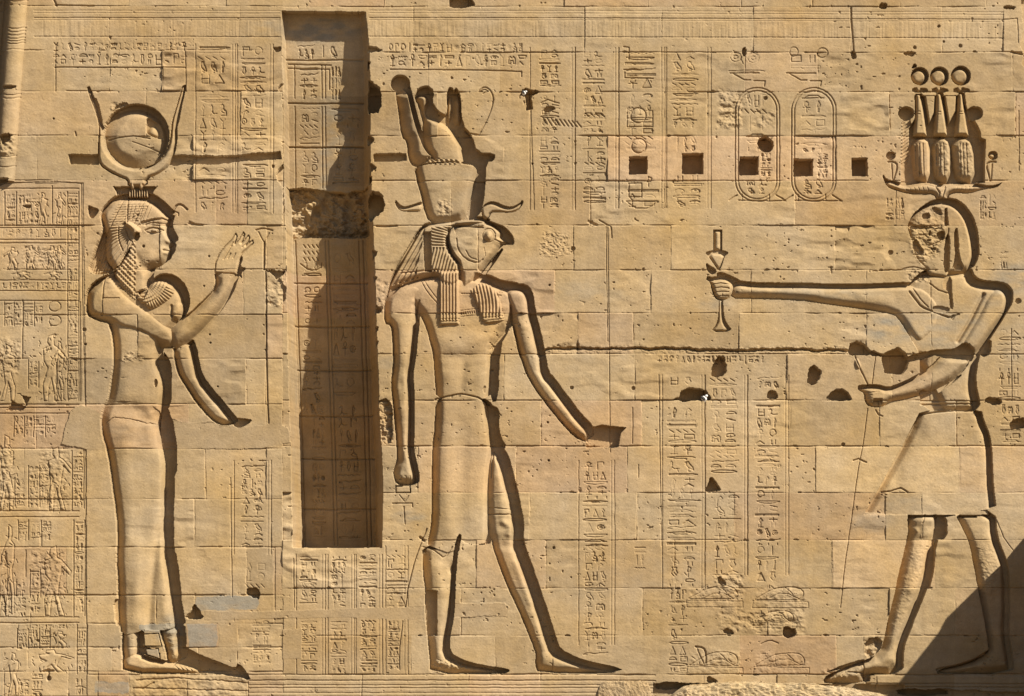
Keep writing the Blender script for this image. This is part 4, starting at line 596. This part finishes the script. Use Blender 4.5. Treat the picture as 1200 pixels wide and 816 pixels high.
# guide lines and borders across the face
for y, dp in ((12.5, .5), (15.5, .45), (21, .9), (23.5, .4), (43, .8)):
    stroke([(40, y), (120, y), (328, y+.5)], .7, dp, rag=.2); stroke([(433, y), (700, y+.6), (1176, y+2)], .7, dp, rag=.2)
stroke([(1176, 23), (1192, 22), (1193, 50)], .7, 1.2)
FL = vnoise(1.7, 26, .22)+vnoise(6, 30, .18)
for bb in ([(50, 24), (328, 24), (328, 42), (50, 42)], [(436, 24), (1176, 26), (1176, 45), (436, 42)], [(70, 46), (228, 46), (228, 50), (70, 50)]):
    sj, si = bbox(bb, 0); H[sj, si] += FL[sj, si]*inside(bb, *grid(sj, si, 0))
for x, y0, y1, x2 in ((712, 266, 530, 715), (710, 266, 400, 712), (621, 110, 246, 626), (772, 440, 640, 775), (1185, 385, 470, 1186), (741, 478, 520, 741), (748, 545, 560, 748), (322, 642, 712, 322), (270, 560, 700, 272), (344, 655, 712, 345), (1194, 130, 200, 1194)): vl(x, y0, y1, 1.3, .65, x2)
for y in (791, 797.5, 803, 806.5, 812): stroke([(292 if y > 791 else 104, y), (700, y), (768, y+.5)], .8, .9 if y != 797.5 else 1.5, rag=.4)
for y in (797, 804, 808): stroke([(1015, y-6 if y == 797 else y-3), (1240, y-5 if y == 797 else y-2)], .8, 1.6, rag=.25)
cut([(765, 801), (1060, 802), (1060, 860), (765, 860)], 10, rag=.6, ch=0)
rough([(148, 788), (290, 792), (290, 826), (148, 826)], 1.6, 9); stroke([(160, 797), (210, 795), (290, 800)], .9, 1.8, rag=1); stroke([(156, 806), (290, 810)], .9, 1.8, rag=1); stroke([(166, 808), (180, 800)], 1, 2)
rough([(636, 272), (668, 276), (668, 300), (630, 300)], 1.2, 2.2); stroke([(1022, 318), (1052, 316), (1070, 313), (1084, 316)], .8, 2, rag=1)

# ------------------------------------------------------------------ masonry: joints, block faces, weather
RC = [-150, -95, -42, 8, 61.5, 108, 159.5, 212, 264.5, 316.5, 367, 415, 469.5, 523, 577.5, 633, 689.5, 745, 790.5, 845, 900]
RL = [-150, -95, -42, 7, 59, 107, 159, 211.5, 264, 316, 369, 420.5, 474, 526, 585, 641.5, 697.5, 731, 759, 787, 830, 880]
VR = {8: [485, 685, 776, 883, 998, 1104, 1176], 61.5: [502, 586, 873, 958, 1186], 108: [513, 829, 1042, 1190], 159.5: [591, 712, 979, 1090], 212: [528, 691, 932, 1050], 264.5: [560, 672, 786, 979], 316.5: [650, 763, 880, 1015], 367: [677, 742, 866, 1016, 1091],
      415: [591, 744, 922, 1046, 1092], 469.5: [634, 752, 926, 1030, 1121], 523: [490, 605, 735, 955, 1124], 577.5: [621, 747, 860, 1038, 1080], 633: [558, 640, 790, 975, 1096], 689.5: [540, 753, 900, 1042, 1120], 745: [482, 580, 648, 867, 980, 1012]}
VL = {7: [128, 281], 59: [129, 190], 107: [171, 282], 159: [43, 226], 211.5: [150, 253, 290], 264: [-5, 149, 187, 312], 316: [121, 285, 312], 369: [26, 161, 312], 420.5: [66, 288, 312], 474: [42, 221, 312], 526: [28, 312, 240], 585: [46, 228, 318], 641.5: [-4, 78, 289, 320], 697.5: [36, 183, 228, 322], 731: [21, 163, 218, 256, 279], 759: [32, 131, 188, 232, 278], 787: [5, 80, 115, 151, 219, 290]}
def masonry(gxs, gys, wx, wy, big):
    gx, gy = np.meshgrid(gxs, gys); gx = gx+wx*.55; gy = gy+wy*.55
    out = np.zeros(gx.shape, np.float32); tone = np.zeros(gx.shape, np.float32); hue = np.zeros(gx.shape, np.float32); bid = np.zeros(gx.shape, np.float32)
    rr = random.Random(5)
    for side, (rows, vj) in enumerate(((RL, VL), (RC, VR))):
        zone = (gx < 331) if side == 0 else (gx >= 331)
        for a, b in zip(rows[:-1], rows[1:]):
            rowm = zone & (gy >= a) & (gy < b)
            base = [v for v in vj.get(a, [])]; lo, hi = (-900, 331) if side == 0 else (331, 2100)
            if a in vj: ext = [v for v in np.arange(lo, hi, 96.0) if 1 and (v < (-20 if side == 0 else lo)) or v > (331 if side == 0 else 1225)]
            else: ext = list(np.arange(lo, hi, 96.0)+rr.uniform(0, 60))
            js = sorted(base+[e+rr.uniform(-18, 18) for e in ext]+([331.0] if side else []))
            edges = [lo-200]+js+[hi+200]
            for e0, e1 in zip(edges[:-1], edges[1:]):
                t, hh, o, tl = rr.gauss(0, 1), rr.gauss(0, 1), rr.uniform(-.45, .45), rr.uniform(-.012, .012)
                if e1 < gxs[0] or e0 > gxs[-1]: continue
                m = rowm & (gx >= e0) & (gx < e1); tone[m] = t; hue[m] = hh; out[m] += (o+tl*(gx-(e0+e1)/2))[m]
            if big and a < 790:
                pass
            wj = .75+.35*rr.random(); dj = np.abs(gy-a); g = zone & (dj < 2.4); out[g] -= (rr.uniform(.8, 1.7)*np.clip(1.2-dj/wj, 0, 1))[g]
            for e in js:
                if e < gxs[0]-4 or e > gxs[-1]+4: continue
                de = np.abs(gx-e+(gy-a)*rr.uniform(-.03, .03)); g = rowm & (de < 2); out[g] -= (rr.uniform(.25, 1.1)*np.clip(1.2-de/.7, 0, 1))[g]
    return out, tone, hue
# wandering joints: warp rows slightly with low frequency noise
lw = vnoise(60, 60, 1.0)
# plaster / cement repairs smooth over the joints
M, TONE, HUE = masonry(xs, ys, WX*.9, WY*.5+lw*.7, True)
gx, gy = grid(slice(0, ny), slice(0, nx), 0)
fade = np.clip((vnoise(26, 12, 1.0, 2)+.55)*1.5, .12, 1.35)           # joints open and close along their length
innich = inside(npoly, gx, gy)
rep = (inside(chaikin([(84, 478), (100, 474), (124, 490), (200, 491), (216, 496), (236, 497), (250, 494), (262, 501), (300, 500), (337, 495), (340, 526), (205, 526), (70, 527), (76, 500)]), gx+WX, gy+WY) | inside([(240, 716), (300, 717), (497, 711), (497, 727), (400, 724), (330, 725), (240, 727)], gx+WX, gy+WY*.6) | inside([(533, 707), (590, 707), (597, 712), (594, 722), (532, 724)], gx+WX, gy+WY) | inside([(331, 738), (354, 737), (353, 772), (331, 772)], gx, gy))
rep &= (L == 0) | (L == P_panel) | np.isin(L, [i for i in LAB if LAB[i][0] == 'inscription_column'])
mm = M*fade; mm[innich] = 0; H += mm
H[rep] = .2
# weather: pits, chips, soft undulation, tool marks
H += vnoise(46, 30, .30, 2)*(~innich)+vnoise(5, 2.6, .07, 2)+vnoise(1.6, 1.6, .07)
chip = vnoise(5, 3.6, 1, 3); nearj = np.clip(-M/1.5, 0, 1); nearj = blur(nearj.astype(np.float32), 2.0)
H -= 2.0*np.clip(chip-.95, 0, .3)/.3*np.clip(nearj*5, 0, 1)*(~innich)
pit = vnoise(2.6, 2.4, 1); dens = vnoise(70, 60, 1, 2); H -= .7*np.clip(pit-.88, 0, .12)/.12*np.clip(dens*2.0-.4, 0, 1)
del chip, pit
# ------------------------------------------------------------------ stone colour (own colour of blocks, stains and repairs, plus painted niche shade)
tint = np.zeros((ny, nx, 4), np.float32); tint[..., 3] = 1
streak = vnoise(5, 60, 1, 2)*.5+vnoise(90, 40, 1, 3)*.6
v = 1+TONE*.070+streak*.075+vnoise(24, 8, .04, 2)
g = np.clip(HUE*.35+vnoise(60, 50, .5, 2), -1, 1)                   # + grey, - ochre
base = np.array([.336, .240, .131], np.float32)
grey = np.zeros((ny, nx), np.float32)
def stain(cx, cy, rx, ry, a):
    sj, si = bbox([(cx-rx*1.6, cy-ry*1.6), (cx+rx*1.6, cy+ry*1.6)], 0); X_, Y_ = grid(sj, si, 0); dd = ((X_-cx)/rx)**2+((Y_-cy)/ry)**2
    grey[sj, si] += a*np.clip(1.25-dd, 0, 1)*np.clip(.65+GN[sj, si], 0, 1.2)
GN = vnoise(18, 7, .8, 3)
for s_ in ((1110, 385, 48, 30, .55), (1045, 385, 32, 20, .8), (950, 345, 90, 10, .4), (1190, 325, 30, 22, .6), (835, 356, 25, 8, .5), (480, 606, 22, 8, .55), (690, 340, 60, 16, .3), (1020, 612, 30, 14, .4), (1160, 345, 22, 20, .35), (210, 505, 130, 14, .25), (1060, 590, 40, 12, .3), (200, 742, 18, 22, .9), (700, 420, 50, 30, .15), (1190, 400, 30, 40, .3), (350, 30, 60, 18, .5), (392, 190, 26, 110, .6), (385, 30, 50, 16, .7), (60, 757, 30, 12, .3), (1130, 555, 60, 60, .12), (600, 690, 200, 30, .12), (860, 670, 110, 40, .2), (540, 225, 30, 30, .2), (455, 425, 15, 8, .4)): stain(*s_)
for blk in ([(229, 699), (296, 698), (304, 703), (300, 714), (228, 715)], [(218, 731), (255, 731), (254, 758), (222, 758)], [(112, 799), (150, 799), (150, 812), (112, 812)], [(163, 733), (190, 731), (207, 732), (206, 742), (164, 742)], [(168, 762), (187, 761), (188, 772), (172, 768)]):
    grey += .95*inside(blk, gx+WX*1.5, gy+WY*1.5)*np.clip(.85+GN*.5, 0, 1.2)
grey = np.clip(grey, 0, 1)
warm = np.clip(-(TONE*.3+vnoise(80, 70, .6, 2)), 0, 1)
for c in range(3):
    col = base[c]*v*(1+g*(-.03, 0.0, .07)[c])*(1+np.clip(-HUE-.6, 0, 1.2)*(.0, -.025, .05)[c])*(1+warm*(.03, -.02, -.10)[c])
    col = col*(1-grey*.75)+(.205, .19, .158)[c]*grey*.75
    col = np.where(rep, (.315, .224, .124)[c]*(.96+.5*(v-1)), col)
    tint[..., c] = np.clip(col, .02, .9)
niche_shade_red = innich & (gy > 300); k_ = np.clip((gy-250)/250, 0, 1)*innich*.22
for c in range(3): tint[..., c] *= 1+k_*(-.06, -.16, -.30)[c]       # warm brown shade of the niche put into the colour, stronger towards its foot
del WX, WY, lw, gx, gy, GN, streak

# ------------------------------------------------------------------ material
def ramp_mix(nt, a, b): pass
def stone_mat(name, use_attr=True, col=(.47, .33, .18), bump=.35):
    m = bpy.data.materials.new(name); m.use_nodes = True; n = m.node_tree.nodes; l = m.node_tree.links; p = n["Principled BSDF"]
    p.inputs["Roughness"].default_value = .93; p.inputs["Specular IOR Level"].default_value = .12
    geo = n.new("ShaderNodeNewGeometry")
    def noise(scale, det, rough_=.6):
        t = n.new("ShaderNodeTexNoise"); t.inputs["Scale"].default_value = scale; t.inputs["Detail"].default_value = det; t.inputs["Roughness"].default_value = rough_; l.new(geo.outputs["Position"], t.inputs["Vector"]); return t
    n1 = noise(9, 5); n2 = noise(60, 3, .7); n3 = noise(1.3, 4)
    mr = n.new("ShaderNodeMapRange"); mr.inputs[1].default_value = .25; mr.inputs[2].default_value = .75; mr.inputs[3].default_value = .87; mr.inputs[4].default_value = 1.13; l.new(n1.outputs[0], mr.inputs[0])
    mr2 = n.new("ShaderNodeMapRange"); mr2.inputs[1].default_value = .25; mr2.inputs[2].default_value = .75; mr2.inputs[3].default_value = .86; mr2.inputs[4].default_value = 1.14; l.new(n2.outputs[0], mr2.inputs[0])
    mu = n.new("ShaderNodeMath"); mu.operation = 'MULTIPLY'; l.new(mr.outputs[0], mu.inputs[0]); l.new(mr2.outputs[0], mu.inputs[1])
    vm = n.new("ShaderNodeVectorMath"); vm.operation = 'SCALE'
    if use_attr:
        at = n.new("ShaderNodeAttribute"); at.attribute_name = "tone"; l.new(at.outputs["Color"], vm.inputs[0])
    else: vm.inputs[0].default_value = col
    l.new(mu.outputs[0], vm.inputs["Scale"])
    hs = n.new("ShaderNodeHueSaturation"); l.new(vm.outputs[0], hs.inputs["Color"]); mr3 = n.new("ShaderNodeMapRange"); mr3.inputs[1].default_value = .3; mr3.inputs[2].default_value = .7; mr3.inputs[3].default_value = .88; mr3.inputs[4].default_value = 1.1
    l.new(n3.outputs[0], mr3.inputs[0]); l.new(mr3.outputs[0], hs.inputs["Saturation"]); l.new(hs.outputs[0], p.inputs["Base Color"])
    nb = noise(110, 3, .7); bp = n.new("ShaderNodeBump"); bp.inputs["Strength"].default_value = bump; bp.inputs["Distance"].default_value = .006; l.new(nb.outputs[0], bp.inputs["Height"]); l.new(bp.outputs[0], p.inputs["Normal"])
    return m
MST = stone_mat('sandstone'); MPL = stone_mat('sandstone_plain', False, (.32, .225, .12)); MLT = stone_mat('pale_sandstone', False, (.40, .30, .175), 1.0); MGR = stone_mat('dusty_paving', False, (.17, .118, .068))

# ------------------------------------------------------------------ split the field into parts
col = SC.collection
def mesh_from(co, quads, name, tone=None):
    me = bpy.data.meshes.new(name); me.vertices.add(len(co)); me.vertices.foreach_set('co', co.astype(np.float32).ravel())
    me.loops.add(quads.size); me.loops.foreach_set('vertex_index', quads.astype(np.int32).ravel())
    me.polygons.add(len(quads)); me.polygons.foreach_set('loop_start', np.arange(0, quads.size, 4, dtype=np.int32))
    me.update(calc_edges=True)
    if tone is not None: a = me.color_attributes.new('tone', 'FLOAT_COLOR', 'POINT'); a.data.foreach_set('color', tone.ravel())
    return me
wall = bpy.data.objects.new('temple_wall', None); col.objects.link(wall); wall.location = (0, 0, 0)
wall['label'] = 'sunlit sandstone temple wall carved with three huge striding figures'; wall['category'] = 'wall'; wall['kind'] = 'thing'
GXX, GYY = np.meshgrid(xs, ys); V = np.stack([(GXX-600)/100, -H/100, (936-GYY)/100], -1).reshape(-1, 3).astype(np.float32); T4 = tint.reshape(-1, 4)
del GXX, GYY
idx = np.arange(nx*ny, dtype=np.int32).reshape(ny, nx)
Q = np.stack([idx[:-1, :-1], idx[1:, :-1], idx[1:, 1:], idx[:-1, 1:]], -1).reshape(-1, 4); QL = L[:-1, :-1].reshape(-1)
order = np.argsort(QL, kind='stable'); cnt = np.bincount(QL, minlength=len(LAB)); st = np.concatenate([[0], np.cumsum(cnt)])
objs = {}
for k, (nm, par) in LAB.items():
    if cnt[k] < 4:
        continue
    q = Q[order[st[k]:st[k+1]]]; used, inv = np.unique(q.ravel(), return_inverse=True); co = V[used]
    c = np.array([(co[:, 0].min()+co[:, 0].max())/2, 0, co[:, 2].min()], np.float32)
    me = mesh_from(co-c, inv.reshape(-1, 4), nm, T4[used]); me.materials.append(MST)
    o = bpy.data.objects.new(nm, me); col.objects.link(o); o['_c'] = [float(x) for x in c]; objs[k] = o
for k, o in objs.items():
    par = LAB[k][1]; c = Vector(o['_c']); del o['_c']
    if par is not None and par in objs: o.parent = objs[par]; o.location = c
    else: o.parent = wall; o.location = c
    if k in LBL: o['label'] = LBL[k]
for k, o in objs.items():
    par = LAB[k][1]
    if par is not None and par in objs: o.location = o.location-objs[par].location
del Q, V
# masonry beyond the carved field, so the wall goes on past the picture's edge
def ring(x0, x1, y0, y1):
    gx_ = np.arange(x0, x1+.01, 2.0, dtype=np.float32); gy_ = np.arange(y0, y1+.01, 2.0, dtype=np.float32); gx_[-1] = x1; gy_[-1] = y1
    w = vnoise(16, 16, 1, 2, gx_, gy_); mh, tn, hu = masonry(gx_, gy_, w, w, False); h = mh*.8+vnoise(9, 6, .4, 2, gx_, gy_)-.5
    X_, Y_ = np.meshgrid(gx_, gy_); co = np.stack([(X_-600)/100, -h/100, (936-Y_)/100], -1).reshape(-1, 3); i = np.arange(X_.size).reshape(X_.shape)
    q = np.stack([i[:-1, :-1], i[1:, :-1], i[1:, 1:], i[:-1, 1:]], -1).reshape(-1, 4); t = np.ones((X_.size, 4), np.float32)
    for c in range(3): t[:, c] = base[c]*(1+tn.ravel()*.03)
    me = mesh_from(co, q, 'plain_masonry', t); me.materials.append(MST); o = bpy.data.objects.new('plain_masonry', me); col.objects.link(o); o.parent = wall
ring(-400, X0, -500, 936); ring(X1, 1600, -500, 936); ring(X0, X1, -500, Y0); ring(X0, X1, Y1, 936)
def box(bm, a, b):
    import bmesh
    vs = [bm.verts.new((x, y, z)) for z in (a[2], b[2]) for x, y in ((a[0], a[1]), (b[0], a[1]), (b[0], b[1]), (a[0], b[1]))]
    for f in ((0, 3, 2, 1), (4, 5, 6, 7), (0, 1, 5, 4), (1, 2, 6, 5), (2, 3, 7, 6), (3, 0, 4, 7)): bm.faces.new([vs[i] for i in f])
import bmesh
bm = bmesh.new(); box(bm, (-10, .45, -.1), (10, 3.2, 14.36)); me = bpy.data.meshes.new('wall_core'); bm.to_mesh(me); bm.free(); me.materials.append(MPL); o = bpy.data.objects.new('wall_core', me); col.objects.link(o); o.parent = wall
for v_ in me.vertices: 
    if v_.co.y < 1: v_.co.y = 1.3
# ------------------------------------------------------------------ ground
bm = bmesh.new(); box(bm, (-600, -900, -1), (600, 500, 0)); me = bpy.data.meshes.new('ground'); bm.to_mesh(me); bm.free(); me.materials.append(MGR)
gr = bpy.data.objects.new('ground', me); col.objects.link(gr); gr['kind'] = 'structure'; gr['label'] = 'dusty sandstone court in front of the wall'; gr['category'] = 'ground'
# wing wall standing out from the face just past the right edge: it throws the slanting shadow at the king's rear leg
def extrude_profile(prof, x0, x1, name, mat):
    bm = bmesh.new(); A = [bm.verts.new((x0, -n/100, (936-y)/100)) for n, y in prof]; B = [bm.verts.new((x1, -n/100, (936-y)/100)) for n, y in prof]
    bm.faces.new(A); bm.faces.new(B[::-1]); n = len(prof)
    for i in range(n): bm.faces.new((A[i], B[i], B[(i+1) % n], A[(i+1) % n]))
    bmesh.ops.recalc_face_normals(bm, faces=bm.faces); bmesh.ops.subdivide_edges(bm, edges=bm.edges, cuts=0); me = bpy.data.meshes.new(name); bm.to_mesh(me); bm.free(); me.materials.append(mat)
    o = bpy.data.objects.new(name, me); col.objects.link(o); return o
wing = extrude_profile([(-5, 574), (50, 572), (60, 573), (118, 560), (126, 566), (160, 570), (205, 574), (420, 580), (420, 936), (-5, 936)], 6.5, 7.6, 'wing_wall', MPL)
wing['label'] = 'low sandstone wing wall standing out from the temple wall at right'; wing['category'] = 'wall'; wing['kind'] = 'thing'
# ------------------------------------------------------------------ foundation stones at the wall foot
def stone(name, x0, x1, topfn, ybot, n0, n1, mat, amp, seed, label):
    rr = np.random.default_rng(seed); nxs, nns, nzs = 60, 14, 16
    bm = bmesh.new(); bmesh.ops.create_cube(bm, size=2); bmesh.ops.subdivide_edges(bm, edges=bm.edges, cuts=90, use_grid_fill=True)
    from mathutils import noise
    for v_ in bm.verts:
        a, b, c = v_.co
        r = .30; s = Vector((a, b, c)); q = Vector([max(-1+r, min(1-r, t)) for t in s]); e = s-q
        if e.length > 0: s = q+e.normalized()*min(r, e.length)
        a, b, c = s; xx = x0+(a+1)/2*(x1-x0); top = topfn(xx); yy = ybot+(c+1)/2*(top-ybot); nn = n0+(1-b)/2*(n1-n0)
        p = Vector((xx/30, yy/30, nn/30+seed)); k = noise.noise(p)*amp+noise.noise(p*3.1)*amp*.55+noise.noise(p*9)*amp*.4+noise.noise(p*23)*amp*.22-abs(noise.noise(p*5.3))*amp*.5
        v_.co = Vector(((xx-600+k*.5)/100, -(nn+k)/100, (936-yy+k*.6*(c > .5))/100))
    c0 = Vector((((x0+x1)/2-600)/100, -(n0+n1)/200, (936-ybot)/100))
    for v_ in bm.verts: v_.co -= c0
    me = bpy.data.meshes.new(name); bm.to_mesh(me); bm.free(); me.materials.append(mat)
    for p in me.polygons: p.use_smooth = False
    o = bpy.data.objects.new(name, me); o.location = c0; col.objects.link(o); o['label'] = label; o['category'] = 'stone'; return o
stone('foundation_stone', 778, 1052, lambda x: float(np.interp(x, [775, 800, 860, 940, 985, 1030, 1055], [812, 803, 800, 801, 806, 812, 817])), 936, -12, 34, MLT, 4, 3, 'pale weathered boulder-like block at the wall foot below the king')
stone('foundation_stone', 700, 764, lambda x: 798.5, 936, -10, 4, MPL, 2, 8, 'squared brown foundation block left of the pale weathered one')
# ------------------------------------------------------------------ two small birds in the holes
def blob(bm, c, r, seg=12, rot=None):
    g = bmesh.ops.create_uvsphere(bm, u_segments=seg, v_segments=8, radius=1)['verts']
    for v_ in g:
        p = Vector((v_.co.x*r[0], v_.co.y*r[1], v_.co.z*r[2]))
        if rot: p.rotate(rot)
        v_.co = p+Vector(c)
def flat_mat(nm, c):
    m = bpy.data.materials.new(nm); m.use_nodes = True; n = m.node_tree.nodes; p = n["Principled BSDF"]; t = n.new("ShaderNodeTexNoise"); t.inputs["Scale"].default_value = 120
    mx = n.new("ShaderNodeMix"); mx.data_type = 'RGBA'; mx.inputs[6].default_value = (*[q*.8 for q in c], 1); mx.inputs[7].default_value = (*c, 1); m.node_tree.links.new(t.outputs[0], mx.inputs[0]); m.node_tree.links.new(mx.outputs[2], p.inputs["Base Color"]); p.inputs["Roughness"].default_value = .7; return m
BW, BB = flat_mat('white_feathers', (.75, .73, .70)), flat_mat('dark_feathers', (.03, .028, .026))
from mathutils import Euler
def bird(px, py, h, label, s=1.0, rz=0.0, tailang=35):
    root = bpy.data.objects.new('small_bird', None); col.objects.link(root); root.location = W(px, py, h); root.rotation_euler = (0, rz, 0); root.scale = (s, s, s)
    root['label'] = label; root['category'] = 'bird'
    def part(nm, fn, mat):
        bm = bmesh.new(); fn(bm); me = bpy.data.meshes.new(nm); bm.to_mesh(me); bm.free(); me.materials.append(mat); [setattr(p, 'use_smooth', True) for p in me.polygons]; o = bpy.data.objects.new(nm, me); col.objects.link(o); o.parent = root
    part('body', lambda bm: (blob(bm, (0, 0, .045), (.038, .028, .032), rot=Euler((0, .5, 0))), blob(bm, (.028, -.006, .078), (.02, .019, .019)), [blob(bm, (.0+.012*k, -.008, .012), (.003, .003, .014)) for k in (-1, 1)]), BW)
    part('wing', lambda bm: blob(bm, (-.012, -.024, .05), (.036, .008, .018), rot=Euler((0, .6, 0))), BB)
    part('tail', lambda bm: blob(bm, (-.068, 0, .0), (.052, .012, .006), rot=Euler((0, math.radians(-tailang), 0))), BB)
    part('beak', lambda bm: blob(bm, (.052, -.006, .078), (.012, .004, .004)), BB)
    part('cap', lambda bm: blob(bm, (.026, -.004, .088), (.016, .017, .012)), BB)
bird(825, 471.5, -1, 'small black and white bird perched in the wide arched hole', .95, 0)
bird(613, 111.5, -3, 'small pale bird at the mouth of the T-shaped hole right of the tall crown', .7, 0.3)
